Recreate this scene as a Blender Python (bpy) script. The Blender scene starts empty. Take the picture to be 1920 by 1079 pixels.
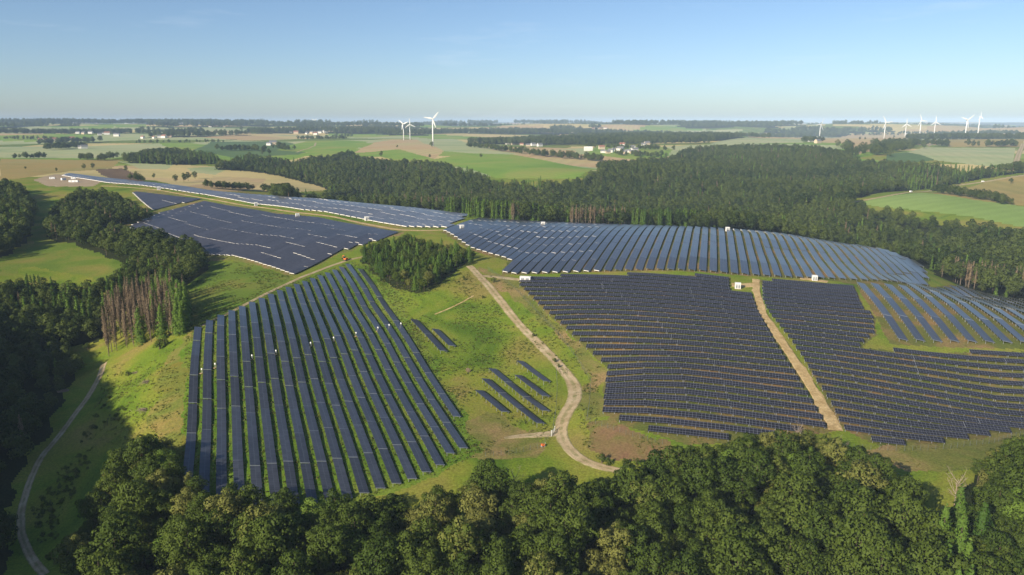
import bpy, bmesh, math, random
import numpy as np
from mathutils import Vector, Matrix, Euler

rng = np.random.default_rng(7)
random.seed(7)
sc = bpy.context.scene
C = sc.collection

# ------------------------------------------------------------------ camera
CAMZ = 130.0
FPX = 1371.0                      # focal length in pixels of the 1920 px wide photograph
PITCH = math.radians(12.8)
cam = bpy.data.cameras.new('camera')
cam.sensor_width = 36.0
cam.lens = 36.0 * FPX / 1920.0
cam.clip_start = 1.0
cam.clip_end = 90000.0
camo = bpy.data.objects.new('camera', cam)
C.objects.link(camo)
camo.location = (0, 0, CAMZ)
camo.rotation_euler = (math.pi / 2 - PITCH, 0, 0)
sc.camera = camo

# ------------------------------------------------------------------ sky, sun, exposure
SUN_AZ = math.radians(-138.0)     # where the sun stands, clockwise from +Y (behind the viewer, to the left)
SUN_EL = math.radians(25.0)
world = bpy.data.worlds.new('World')
sc.world = world
world.use_nodes = True
wn = world.node_tree
wn.nodes.clear()
sky = wn.nodes.new('ShaderNodeTexSky')
sky.sky_type = 'NISHITA'
sky.sun_disc = False
sky.sun_elevation = SUN_EL
sky.sun_rotation = SUN_AZ
sky.altitude = 300
sky.air_density = 0.8
sky.dust_density = 0.85
sky.ozone_density = 3.2
bg = wn.nodes.new('ShaderNodeBackground')
bg.inputs['Strength'].default_value = 0.094
wo = wn.nodes.new('ShaderNodeOutputWorld')
# a few thin cirrus streaks, spread over the whole sky
tc = wn.nodes.new('ShaderNodeTexCoord')
mp = wn.nodes.new('ShaderNodeMapping')
mp.inputs['Scale'].default_value = (3.0, 3.0, 26.0)
nz = wn.nodes.new('ShaderNodeTexNoise')
nz.inputs['Scale'].default_value = 1.6
nz.inputs['Detail'].default_value = 7
nz.inputs['Roughness'].default_value = 0.62
rp = wn.nodes.new('ShaderNodeMapRange')
rp.inputs['From Min'].default_value = 0.58
rp.inputs['From Max'].default_value = 0.86
rp.inputs['To Max'].default_value = 0.22
mx = wn.nodes.new('ShaderNodeMixRGB')
mx.inputs['Color2'].default_value = (7.5, 8.0, 8.6, 1)
wn.links.new(tc.outputs['Generated'], mp.inputs['Vector'])
wn.links.new(mp.outputs['Vector'], nz.inputs['Vector'])
wn.links.new(nz.outputs['Fac'], rp.inputs['Value'])
wn.links.new(rp.outputs['Result'], mx.inputs['Fac'])
wn.links.new(sky.outputs['Color'], mx.inputs['Color1'])
wn.links.new(mx.outputs['Color'], bg.inputs['Color'])
wn.links.new(bg.outputs['Background'], wo.inputs['Surface'])

sun = bpy.data.lights.new('sun', 'SUN')
sun.energy = 5.0
sun.angle = math.radians(0.53)
sun.color = (1.0, 0.89, 0.70)
suno = bpy.data.objects.new('sun', sun)
C.objects.link(suno)
_to = Vector((-math.sin(SUN_AZ) * math.cos(SUN_EL), -math.cos(SUN_AZ) * math.cos(SUN_EL), -math.sin(SUN_EL)))
suno.rotation_euler = _to.to_track_quat('-Z', 'Y').to_euler()
suno.location = (-300, -300, 600)

sc.view_settings.view_transform = 'Standard'
sc.view_settings.look = 'None'
sc.view_settings.exposure = 0.48
sc.view_settings.gamma = 1.0
sc.view_settings.use_curve_mapping = False
sc.cycles.use_denoising = True
sc.cycles.max_bounces = 5
sc.cycles.diffuse_bounces = 2
sc.cycles.glossy_bounces = 2
sc.cycles.transmission_bounces = 2
sc.cycles.volume_bounces = 0
sc.cycles.transparent_max_bounces = 4
sc.cycles.caustics_reflective = False
sc.cycles.caustics_refractive = False

# ------------------------------------------------------------------ helpers
def tag(o, label=None, cat=None, group=None, kind=None):
    if label: o['label'] = label
    if cat: o['category'] = cat
    if group: o['group'] = group
    if kind: o['kind'] = kind
    return o

def link(o, parent=None):
    C.objects.link(o)
    if parent is not None:
        o.parent = parent
    return o

def empty(name, loc=(0, 0, 0), rz=0.0):
    o = bpy.data.objects.new(name, None)
    o.empty_display_size = 1.0
    C.objects.link(o)
    o.location = loc
    o.rotation_euler = (0, 0, rz)
    return o

def obj(name, me, parent=None, loc=(0, 0, 0), rot=(0, 0, 0), scale=(1, 1, 1)):
    o = bpy.data.objects.new(name, me)
    C.objects.link(o)
    if parent is not None:
        o.parent = parent
    o.location = loc
    o.rotation_euler = rot
    o.scale = scale
    return o

def mesh_np(name, V, F, mats, smooth=False, mi=None):
    """mesh from numpy arrays; F is an (n,3) or (n,4) array or a list of lists"""
    me = bpy.data.meshes.new(name)
    V = np.asarray(V, dtype=np.float32)
    if isinstance(F, np.ndarray):
        k = F.shape[1]
        me.vertices.add(len(V))
        me.vertices.foreach_set('co', V.ravel())
        me.loops.add(F.size)
        me.loops.foreach_set('vertex_index', F.astype(np.int32).ravel())
        me.polygons.add(len(F))
        me.polygons.foreach_set('loop_start', np.arange(0, F.size, k, dtype=np.int32))
    else:
        me.from_pydata([tuple(v) for v in V], [], F)
    for m in (mats if isinstance(mats, (list, tuple)) else [mats]):
        me.materials.append(m)
    if mi is not None:
        me.polygons.foreach_set('material_index', np.asarray(mi, dtype=np.int32))
    if smooth:
        me.polygons.foreach_set('use_smooth', np.ones(len(me.polygons), dtype=bool))
    me.update(calc_edges=True)
    return me

class MB:
    """collects boxes, tubes and prisms into one mesh"""
    def __init__(s): s.v = []; s.f = []; s.m = []
    def add(s, V, F, m=0):
        b = len(s.v)
        s.v += [tuple(p) for p in V]
        s.f += [[b + i for i in f] for f in F]
        s.m += [m] * len(F)
    def box(s, c, d, m=0, rot=None):
        x, y, z = d[0] / 2, d[1] / 2, d[2] / 2
        P = [Vector((i, j, k)) for k in (-z, z) for j in (-y, y) for i in (-x, x)]
        if rot is not None: P = [rot @ p for p in P]
        P = [p + Vector(c) for p in P]
        s.add(P, [[0, 2, 3, 1], [4, 5, 7, 6], [0, 1, 5, 4], [2, 6, 7, 3], [0, 4, 6, 2], [1, 3, 7, 5]], m)
    def tube(s, pts, rad, n=6, m=0, cap=True):
        pts = [Vector(p) for p in pts]
        rings = []
        for i, p in enumerate(pts):
            d = (pts[min(i + 1, len(pts) - 1)] - pts[max(i - 1, 0)]).normalized()
            a = d.orthogonal().normalized(); b = d.cross(a)
            r = rad[i] if isinstance(rad, (list, tuple)) else rad
            rings.append([p + (a * math.cos(2 * math.pi * k / n) + b * math.sin(2 * math.pi * k / n)) * r for k in range(n)])
        V = [p for r in rings for p in r]
        F = []
        for i in range(len(pts) - 1):
            for k in range(n):
                F.append([i * n + k, i * n + (k + 1) % n, (i + 1) * n + (k + 1) % n, (i + 1) * n + k])
        if cap:
            F.append(list(range(n))[::-1]); F.append([(len(pts) - 1) * n + k for k in range(n)])
        s.add(V, F, m)
    def mesh(s, name, mats, smooth=False):
        return mesh_np(name, np.array(s.v), s.f, mats, smooth, s.m)

# ------------------------------------------------------------------ materials
def new_mat(name):
    m = bpy.data.materials.new(name)
    m.use_nodes = True
    m.node_tree.nodes.clear()
    return m, m.node_tree.nodes, m.node_tree.links

def principled(name, col, rough=0.6, metal=0.0, spec=0.3):
    m, N, L = new_mat(name)
    b = N.new('ShaderNodeBsdfPrincipled'); o = N.new('ShaderNodeOutputMaterial')
    b.inputs['Base Color'].default_value = (*col, 1)
    b.inputs['Roughness'].default_value = rough
    b.inputs['Metallic'].default_value = metal
    b.inputs['Specular IOR Level'].default_value = spec
    L.new(b.outputs[0], o.inputs[0])
    return m

def ground_mat(name, cols, scale=0.02, fine=0.35, bump=0.4, stripes=None, fine_scale=1.2, amt=0.5):
    """land cover: large patches between the listed colours, fine grain, optional drill lines (period, angle)"""
    m, N, L = new_mat(name)
    b = N.new('ShaderNodeBsdfPrincipled'); o = N.new('ShaderNodeOutputMaterial')
    b.inputs['Roughness'].default_value = 0.95
    b.inputs['Specular IOR Level'].default_value = 0.05
    g = N.new('ShaderNodeNewGeometry')
    n1 = N.new('ShaderNodeTexNoise'); n1.inputs['Scale'].default_value = scale
    n1.inputs['Detail'].default_value = 6; n1.inputs['Roughness'].default_value = 0.6; n1.inputs['Distortion'].default_value = 0.6
    L.new(g.outputs['Position'], n1.inputs['Vector'])
    cr = N.new('ShaderNodeValToRGB')
    el = cr.color_ramp.elements
    el[0].position = 0.34; el[0].color = (*cols[0], 1)
    el[1].position = 0.66; el[1].color = (*cols[-1], 1)
    for i, c in enumerate(cols[1:-1]):
        e = el.new(0.34 + 0.32 * (i + 1) / (len(cols) - 1)); e.color = (*c, 1)
    L.new(n1.outputs['Fac'], cr.inputs['Fac'])
    n2 = N.new('ShaderNodeTexNoise'); n2.inputs['Scale'].default_value = fine_scale
    n2.inputs['Detail'].default_value = 5; n2.inputs['Roughness'].default_value = 0.7
    L.new(g.outputs['Position'], n2.inputs['Vector'])
    mr = N.new('ShaderNodeMapRange'); mr.inputs['From Min'].default_value = 0.3; mr.inputs['From Max'].default_value = 0.7
    mr.inputs['To Min'].default_value = 1.0 - fine; mr.inputs['To Max'].default_value = 1.0 + fine
    L.new(n2.outputs['Fac'], mr.inputs['Value'])
    mul = N.new('ShaderNodeMixRGB'); mul.blend_type = 'MULTIPLY'; mul.inputs['Fac'].default_value = 1.0
    L.new(cr.outputs['Color'], mul.inputs['Color1']); L.new(mr.outputs['Result'], mul.inputs['Color2'])
    last = mul.outputs['Color']
    if stripes:
        per, ang, depth = stripes
        mp = N.new('ShaderNodeMapping'); mp.inputs['Rotation'].default_value = (0, 0, ang)
        w = N.new('ShaderNodeTexWave'); w.inputs['Scale'].default_value = 0.314 / per; w.inputs['Distortion'].default_value = 1.5
        w.inputs['Detail'].default_value = 2; w.inputs['Detail Scale'].default_value = 0.3
        L.new(g.outputs['Position'], mp.inputs['Vector']); L.new(mp.outputs['Vector'], w.inputs['Vector'])
        m3 = N.new('ShaderNodeMapRange'); m3.inputs['To Min'].default_value = 1 - depth; m3.inputs['To Max'].default_value = 1 + depth * 0.5
        L.new(w.outputs['Fac'], m3.inputs['Value'])
        mu2 = N.new('ShaderNodeMixRGB'); mu2.blend_type = 'MULTIPLY'; mu2.inputs['Fac'].default_value = 1.0
        L.new(last, mu2.inputs['Color1']); L.new(m3.outputs['Result'], mu2.inputs['Color2']); last = mu2.outputs['Color']
    L.new(last, b.inputs['Base Color'])
    if bump:
        bp = N.new('ShaderNodeBump'); bp.inputs['Strength'].default_value = bump; bp.inputs['Distance'].default_value = 0.35
        L.new(n2.outputs['Fac'], bp.inputs['Height']); L.new(bp.outputs['Normal'], b.inputs['Normal'])
    L.new(b.outputs[0], o.inputs[0])
    return m

def leaf_mat(name, dark, light, trans=0.22, hue=None):
    """foliage: every tree its own tint, every leaf cluster a little different, some light passing through"""
    m, N, L = new_mat(name)
    o = N.new('ShaderNodeOutputMaterial')
    oi = N.new('ShaderNodeObjectInfo')
    at = N.new('ShaderNodeAttribute'); at.attribute_name = 'tint'
    ad = N.new('ShaderNodeMath'); ad.operation = 'MULTIPLY_ADD'
    ad.inputs[1].default_value = 0.95; L.new(oi.outputs['Random'], ad.inputs[0])
    sc_ = N.new('ShaderNodeMath'); sc_.operation = 'MULTIPLY'; sc_.inputs[1].default_value = 0.34
    L.new(at.outputs['Fac'], sc_.inputs[0])
    # stands of different tone across the country
    sn = N.new('ShaderNodeTexNoise'); sn.inputs['Scale'].default_value = 0.009; sn.inputs['Detail'].default_value = 3
    L.new(oi.outputs['Location'], sn.inputs['Vector'])
    sd = N.new('ShaderNodeMath'); sd.operation = 'MULTIPLY_ADD'; sd.inputs[1].default_value = 2.2; sd.inputs[2].default_value = -1.1
    L.new(sn.outputs['Fac'], sd.inputs[0])
    s2 = N.new('ShaderNodeMath'); s2.operation = 'ADD'; L.new(sc_.outputs[0], s2.inputs[0]); L.new(sd.outputs[0], s2.inputs[1])
    L.new(s2.outputs[0], ad.inputs[2])
    cr = N.new('ShaderNodeValToRGB'); el = cr.color_ramp.elements
    el[0].position = 0.05; el[0].color = (*dark, 1); el[1].position = 0.95; el[1].color = (*light, 1)
    if hue:
        e = el.new(0.86); e.color = (*[(a + b) / 2 for a, b in zip(dark, light)], 1)
        el[-1].color = (*hue, 1); el[-1].position = 1.0
    L.new(ad.outputs[0], cr.inputs['Fac'])
    d = N.new('ShaderNodeBsdfPrincipled'); d.inputs['Roughness'].default_value = 0.62; d.inputs['Specular IOR Level'].default_value = 0.12
    t = N.new('ShaderNodeBsdfTranslucent'); mix = N.new('ShaderNodeMixShader'); mix.inputs[0].default_value = trans
    L.new(cr.outputs['Color'], d.inputs['Base Color']); L.new(cr.outputs['Color'], t.inputs['Color'])
    L.new(d.outputs[0], mix.inputs[1]); L.new(t.outputs[0], mix.inputs[2]); L.new(mix.outputs[0], o.inputs[0])
    return m

def panel_mat(name, nx, ny, col, rough, linew=0.05, linec=(0.34, 0.37, 0.44), spec=0.26):
    """solar glass with module frames: nx and ny are module sizes in metres along and across the table"""
    m, N, L = new_mat(name)
    b = N.new('ShaderNodeBsdfPrincipled'); o = N.new('ShaderNodeOutputMaterial')
    t = N.new('ShaderNodeTexCoord'); s = N.new('ShaderNodeSeparateXYZ')
    L.new(t.outputs['Object'], s.inputs[0])
    def line(sock, size, w):
        a = N.new('ShaderNodeMath'); a.operation = 'DIVIDE'; a.inputs[1].default_value = size; L.new(sock, a.inputs[0])
        p = N.new('ShaderNodeMath'); p.operation = 'ADD'; p.inputs[1].default_value = 100.0; L.new(a.outputs[0], p.inputs[0])
        f = N.new('ShaderNodeMath'); f.operation = 'FRACT'; L.new(p.outputs[0], f.inputs[0])
        pp = N.new('ShaderNodeMath'); pp.operation = 'PINGPONG'; pp.inputs[1].default_value = 0.5; L.new(f.outputs[0], pp.inputs[0])
        lt = N.new('ShaderNodeMath'); lt.operation = 'LESS_THAN'; lt.inputs[1].default_value = w / size / 2; L.new(pp.outputs[0], lt.inputs[0])
        return lt.outputs[0]
    mxm = N.new('ShaderNodeMath'); mxm.operation = 'MAXIMUM'
    L.new(line(s.outputs['X'], nx, linew), mxm.inputs[0]); L.new(line(s.outputs['Y'], ny, linew * 1.4), mxm.inputs[1])
    # modules differ a little in tone
    n = N.new('ShaderNodeTexWhiteNoise'); n.noise_dimensions = '3D'
    fl = N.new('ShaderNodeVectorMath'); fl.operation = 'FLOOR'
    dv = N.new('ShaderNodeVectorMath'); dv.operation = 'DIVIDE'; dv.inputs[1].default_value = (nx, ny, 50)
    L.new(t.outputs['Object'], dv.inputs[0]); L.new(dv.outputs[0], fl.inputs[0])
    oi = N.new('ShaderNodeObjectInfo'); adv = N.new('ShaderNodeVectorMath'); adv.operation = 'ADD'
    L.new(fl.outputs[0], adv.inputs[0]); L.new(oi.outputs['Location'], adv.inputs[1]); L.new(adv.outputs[0], n.inputs['Vector'])
    mr = N.new('ShaderNodeMapRange'); mr.inputs['To Min'].default_value = 0.8; mr.inputs['To Max'].default_value = 1.2
    L.new(n.outputs['Value'], mr.inputs['Value'])
    c0 = N.new('ShaderNodeMixRGB'); c0.blend_type = 'MULTIPLY'; c0.inputs['Fac'].default_value = 1; c0.inputs['Color1'].default_value = (*col, 1)
    L.new(mr.outputs['Result'], c0.inputs['Color2'])
    m2 = N.new('ShaderNodeMapRange'); m2.inputs['To Min'].default_value = 0.82; m2.inputs['To Max'].default_value = 1.22; L.new(oi.outputs['Random'], m2.inputs['Value'])
    c00 = N.new('ShaderNodeMixRGB'); c00.blend_type = 'MULTIPLY'; c00.inputs['Fac'].default_value = 1; L.new(c0.outputs['Color'], c00.inputs['Color1']); L.new(m2.outputs['Result'], c00.inputs['Color2']); c0 = c00
    c1 = N.new('ShaderNodeMixRGB'); c1.inputs['Color2'].default_value = (*linec, 1)
    L.new(mxm.outputs[0], c1.inputs['Fac']); L.new(c0.outputs['Color'], c1.inputs['Color1'])
    L.new(c1.outputs['Color'], b.inputs['Base Color'])
    b.inputs['Roughness'].default_value = rough
    b.inputs['IOR'].default_value = 1.45
    b.inputs['Specular IOR Level'].default_value = spec
    L.new(b.outputs[0], o.inputs[0])
    return m

M = {}
M['meadow'] = ground_mat('meadow', [(0.08, 0.14, 0.014), (0.14, 0.20, 0.02), (0.20, 0.215, 0.032), (0.24, 0.2, 0.055)], 0.022, 0.4, 0.7)
M['lush'] = ground_mat('lush_grass', [(0.085, 0.16, 0.015), (0.125, 0.205, 0.022), (0.175, 0.215, 0.034)], 0.035, 0.45, 0.9)
M['valley'] = ground_mat('valley_meadow', [(0.085, 0.145, 0.018), (0.13, 0.185, 0.026), (0.21, 0.19, 0.045)], 0.02, 0.3, 0.5)
M['yellow'] = ground_mat('yellow_meadow', [(0.19, 0.17, 0.03), (0.15, 0.18, 0.035), (0.26, 0.2, 0.06)], 0.03, 0.35, 0.6)
M['dry'] = ground_mat('dry_grass', [(0.115, 0.15, 0.026), (0.18, 0.175, 0.045), (0.28, 0.195, 0.085)], 0.045, 0.4, 0.7)
M['array'] = ground_mat('array_ground', [(0.09, 0.12, 0.024), (0.14, 0.135, 0.04), (0.24, 0.155, 0.07)], 0.05, 0.35, 0.6)
M['red'] = ground_mat('heath_patch', [(0.14, 0.15, 0.035), (0.2, 0.14, 0.06), (0.23, 0.125, 0.075)], 0.06, 0.35, 0.6)
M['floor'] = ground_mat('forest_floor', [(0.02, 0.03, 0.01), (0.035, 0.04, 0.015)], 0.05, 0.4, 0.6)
def track_mat():
    m = ground_mat('track', [(0.33, 0.25, 0.14), (0.43, 0.33, 0.2), (0.5, 0.4, 0.26)], 0.12, 0.25, 0.5, fine_scale=2.5)
    N = m.node_tree.nodes; L = m.node_tree.links
    b = [n for n in N if n.type == 'BSDF_PRINCIPLED'][0]
    src = b.inputs['Base Color'].links[0].from_socket
    at = N.new('ShaderNodeAttribute'); at.attribute_name = 'across'
    ab = N.new('ShaderNodeMath'); ab.operation = 'ABSOLUTE'; L.new(at.outputs['Fac'], ab.inputs[0])
    n = N.new('ShaderNodeTexNoise'); n.inputs['Scale'].default_value = 0.35; n.inputs['Detail'].default_value = 6
    g = [k for k in N if k.type == 'NEW_GEOMETRY'][0]; L.new(g.outputs['Position'], n.inputs['Vector'])
    # worn grass on the verges and a weak green middle between the wheel ruts
    cr = N.new('ShaderNodeValToRGB'); el = cr.color_ramp.elements
    el[0].position = 0.0; el[0].color = (.36,) * 3 + (1,); el[1].position = 1.0; el[1].color = (1,) * 4
    for p, v in ((.16, .3), (.3, 0), (.62, 0), (.8, .45)):
        e = el.new(p); e.color = (v, v, v, 1)
    L.new(ab.outputs[0], cr.inputs['Fac'])
    ad = N.new('ShaderNodeMath'); ad.operation = 'MULTIPLY_ADD'; ad.inputs[1].default_value = 2.2; ad.inputs[2].default_value = -1.1; L.new(n.outputs['Fac'], ad.inputs[0])
    sm = N.new('ShaderNodeMath'); sm.operation = 'ADD'; sm.use_clamp = True; L.new(cr.outputs['Color'], sm.inputs[0]); L.new(ad.outputs[0], sm.inputs[1])
    ml = N.new('ShaderNodeMath'); ml.operation = 'MULTIPLY'; ml.use_clamp = True; L.new(sm.outputs[0], ml.inputs[0])
    c2 = N.new('ShaderNodeMath'); c2.operation = 'GREATER_THAN'; c2.inputs[1].default_value = 0.02; L.new(cr.outputs['Color'], c2.inputs[0]); L.new(c2.outputs[0], ml.inputs[1])
    mx = N.new('ShaderNodeMixRGB'); mx.inputs['Color2'].default_value = (0.15, 0.165, 0.045, 1); L.new(ml.outputs[0], mx.inputs['Fac']); L.new(src, mx.inputs['Color1'])
    L.new(mx.outputs['Color'], b.inputs['Base Color'])
    return m
M['track'] = track_mat()
M['sandpath'] = ground_mat('sand_path', [(0.36, 0.25, 0.11), (0.46, 0.33, 0.16), (0.56, 0.42, 0.22)], 0.2, 0.3, 0.6)
M['wheat'] = ground_mat('wheat', [(0.42, 0.36, 0.15), (0.52, 0.42, 0.18), (0.54, 0.4, 0.2)], 0.006, 0.1, 0.2, (24, 0.7, 0.07), 0.4)
M['tan'] = ground_mat('ripe_crop', [(0.42, 0.29, 0.14), (0.46, 0.33, 0.17), (0.42, 0.36, 0.16)], 0.005, 0.1, 0.2, (30, 0.25, 0.06), 0.4)
M['barley'] = ground_mat('barley', [(0.27, 0.33, 0.15), (0.34, 0.37, 0.18), (0.40, 0.39, 0.2)], 0.006, 0.1, 0.2, (24, 0.4, 0.05), 0.4)
M['crop'] = ground_mat('green_crop', [(0.19, 0.28, 0.07), (0.24, 0.33, 0.09)], 0.008, 0.1, 0.2, (20, 1.2, 0.05), 0.4)
M['grassfield'] = ground_mat('bright_pasture', [(0.14, 0.25, 0.03), (0.19, 0.29, 0.04), (0.26, 0.28, 0.06)], 0.006, 0.12, 0.2, (18, 1.0, 0.06), 0.4)
M['gold'] = ground_mat('gold_field', [(0.26, 0.23, 0.07), (0.34, 0.25, 0.085), (0.3, 0.26, 0.09)], 0.006, 0.15, 0.2, (26, 0.2, 0.06), 0.4)
M['dgreen'] = ground_mat('deep_green_crop', [(0.075, 0.13, 0.045), (0.1, 0.16, 0.05)], 0.006, 0.12, 0.2, (22, 0.9, 0.05), 0.4)
M['plough'] = ground_mat('bare_soil', [(0.13, 0.085, 0.05), (0.18, 0.12, 0.07)], 0.02, 0.2, 0.3, (12, 0.1, 0.1), 0.4)
M['pad'] = ground_mat('gravel_pad', [(0.33, 0.25, 0.15), (0.4, 0.31, 0.21)], 0.1, 0.2, 0.3)
M['leaf'] = leaf_mat('broad_leaves', (0.05, 0.082, 0.012), (0.14, 0.18, 0.028), hue=(0.18, 0.185, 0.045))
M['leaf_far'] = leaf_mat('far_leaves', (0.028, 0.05, 0.010), (0.09, 0.118, 0.024))
M['leaf_bright'] = leaf_mat('bright_leaves', (0.09, 0.15, 0.02), (0.14, 0.21, 0.03))
M['needle'] = leaf_mat('spruce_needles', (0.05, 0.10, 0.015), (0.125, 0.205, 0.028))
M['deadneedle'] = leaf_mat('dead_spruce_twigs', (0.10, 0.075, 0.045), (0.22, 0.16, 0.095), 0.1)
M['weed'] = leaf_mat('weeds', (0.11, 0.16, 0.026), (0.23, 0.24, 0.06), 0.35)
M['bark'] = principled('bark', (0.11, 0.08, 0.055), 0.9)
M['deadbark'] = principled('dead_bark', (0.30, 0.235, 0.175), 0.9)
M['steel'] = principled('galvanised_steel', (0.42, 0.44, 0.46), 0.5, 0.4)
M['fence'] = principled('fence_green', (0.12, 0.14, 0.11), 0.6)
M['white_rail'] = principled('bright_end_profile', (0.85, 0.80, 0.74), 0.5)
M['white'] = principled('white_paint', (0.82, 0.82, 0.80), 0.5)
M['cabin'] = principled('cabin_white', (0.80, 0.78, 0.74), 0.6)
M['cabin_grey'] = principled('cabin_grey', (0.32, 0.33, 0.35), 0.6)
M['dark'] = principled('dark_grey', (0.04, 0.04, 0.045), 0.5)
M['orange'] = principled('orange_paint', (0.75, 0.18, 0.04), 0.5)
M['wood'] = principled('pale_wood', (0.5, 0.36, 0.2), 0.8)
M['roof_red'] = principled('red_tiles', (0.27, 0.12, 0.085), 0.8)
M['roof_grey'] = principled('slate_roof', (0.16, 0.16, 0.17), 0.7)
M['wall_white'] = principled('white_render', (0.68, 0.65, 0.6), 0.8)
M['wall_tan'] = principled('tan_render', (0.52, 0.41, 0.29), 0.8)
M['glass'] = principled('dark_glass', (0.03, 0.04, 0.05), 0.15, 0, 0.5)
M['panel_a'] = panel_mat('panel_blue', 1.04, 1.94, (0.05, 0.055, 0.07), 0.28, 0.05, (0.15, 0.17, 0.21), 0.38)
M['panel_b'] = panel_mat('panel_dark', 1.04, 2.1, (0.054, 0.052, 0.062), 0.34, 0.05, (0.10, 0.11, 0.15))
M['panel_c'] = panel_mat('panel_silver', 1.04, 2.1, (0.12, 0.117, 0.122), 0.3, 0.06, (0.3, 0.32, 0.36), 0.5)
M['panel_d'] = panel_mat('panel_grey', 1.04, 2.3, (0.046, 0.045, 0.05), 0.28, 0.05, (0.16, 0.17, 0.2), 0.5)
M['panel_e'] = panel_mat('panel_grid', 1.3, 1.5, (0.015, 0.015, 0.023), 0.32, 0.08, (0.2, 0.21, 0.25), 0.2)
# ------------------------------------------------------------------ terrain: a height field over (bearing, distance)
def tv(v):                         # fall per metre of forward distance along a photo row
    return math.tan(PITCH - math.atan((539.5 - v) / FPX))
def xoy(u, v):
    yc = (539.5 - v) / FPX
    return ((u - 960) / FPX) / (math.cos(PITCH) + yc * math.sin(PITCH))

# surveyed ground points: (photo u, photo v, forward distance)
GP = [
 # lower left array and its meadow
 (348,915,235),(365,625,372),(520,550,450),(650,500,525),(600,700,330),(780,640,370),(893,840,260),(640,880,246),(450,760,297),(700,580,430),
 (960,740,310),(1030,700,328),(885,500,490),(930,520,465),(790,545,440),(1080,720,320),(1050,820,270),(1140,880,240),(940,620,386),(850,560,428),
 # array of cross rows on the right
 (970,525,455),(1130,770,282),(1240,825,257),(1400,520,452),(1400,545,424),(1400,580,392),(1400,640,348),(1400,700,314),(1480,780,275),
 (1570,800,267),(1750,780,281),(1750,700,318),(1900,760,295),(1900,805,272),(1765,832,256),(1900,660,338),(1620,640,351),(1100,600,382),(1250,560,409),(1250,700,314),(1560,580,393),(1530,700,313),(1540,525,450),
 # long rows on the shoulder at the right edge
 (1690,640,352),(1900,650,340),(1620,545,428),(1900,580,406),(1790,560,422),(1700,535,442),(1720,515,505),(1700,500,535),(1650,462,600),(1560,460,605),(1740,538,486),
 # dome
 (1300,490,480),(1300,460,540),(1300,440,590),(1300,429,640),(1000,419,690),(1000,450,590),(1000,480,525),(1100,440,600),(1150,480,505),
 (1480,442,620),(1480,480,530),(1600,462,610),(1690,482,590),(860,440,610),
 # upper left arrays
 (545,515,500),(430,490,545),(600,470,565),(235,430,700),(290,395,820),(385,373,900),(110,330,1120),(200,345,1020),(480,384,850),(555,405,745),
 (160,327,1200),(250,338,1085),(350,352,985),(450,363,930),(520,368,915),(250,347,990),(690,412,730),(750,432,655),(880,406,760),(600,373,880),(700,440,622),(740,390,810),(400,440,650),
 # left valley
 (200,490,580),(100,400,800),(60,450,650),(130,540,520),(60,600,450),(190,690,385),(90,840,300),(40,960,255),(70,1070,215),(320,625,384),(210,668,382),
 (270,760,300),(300,700,326),(220,725,345),(430,560,442),(360,560,446),(20,380,860),
 # fields behind
 (450,330,1330),(540,352,1150),(330,310,1500),(100,310,1400),(100,290,1900),(250,265,2800),(450,275,2400),(600,265,2700),(1000,330,1300),(1100,322,1330),(900,290,1800),
 (812,273,2300),(1060,285,2000),(1150,284,1950),(950,270,2700),(1350,262,2700),(1500,264,2600),(1770,290,1680),(1850,308,1400),(1860,264,2500),(1812,259,3000),(1620,290,1650),
 (1600,379,950),(1710,361,1020),(1920,330,1200),(1750,390,880),(1920,412,800),(1860,502,600),(1840,548,545),(760,262,3000),
 (300,250,4200),(960,250,4200),(1600,249,4200),
 (100,240,7500),(700,240,7500),(1300,240,7500),(1900,240,7500),(960,234,14000),(100,234,14000),(1820,234,14000),
]
# hidden ground under trees and beyond the crests: (photo u as bearing, forward distance, height)
HP = [
 (1280,740,24),(1000,790,24),(1480,740,18),(1650,740,6),(1280,900,10),(1000,950,12),(1480,900,12),(1280,1100,17),(1480,1150,24),(1000,1130,18),(1300,1500,36),(1450,1700,46),(1150,1500,36),
 (1700,1150,26),(1600,700,6),(1800,700,4),(1900,640,6),(1750,600,8),(1850,460,14),(1920,470,10),
 (740,950,16),(620,960,22),(660,1120,-4),(700,1300,14),(500,1050,26),(560,1400,30),(620,1600,36),(480,1700,42),(340,1750,46),(260,1250,38),(380,1150,34),(800,1050,12),(800,1250,26),(760,1600,40),
 (640,212,1),(880,218,4),(1100,215,5),(1300,235,9),(1480,238,11),(1650,215,8),(1850,215,12),(1920,240,14),(500,180,-4),(960,180,0),(1400,180,1),(1850,160,4),(500,120,-12),(960,110,-10),(1500,110,-8),
 (300,215,-2),(200,170,-12),(60,150,-18),(960,50,-16),(400,60,-18),(1500,60,-14),(-60,300,-4),(-100,450,10),(-60,600,24),(-150,800,40),(2050,300,16),(2100,500,6),(2100,800,24),(2100,1200,44),(-200,1500,50),
]
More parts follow.
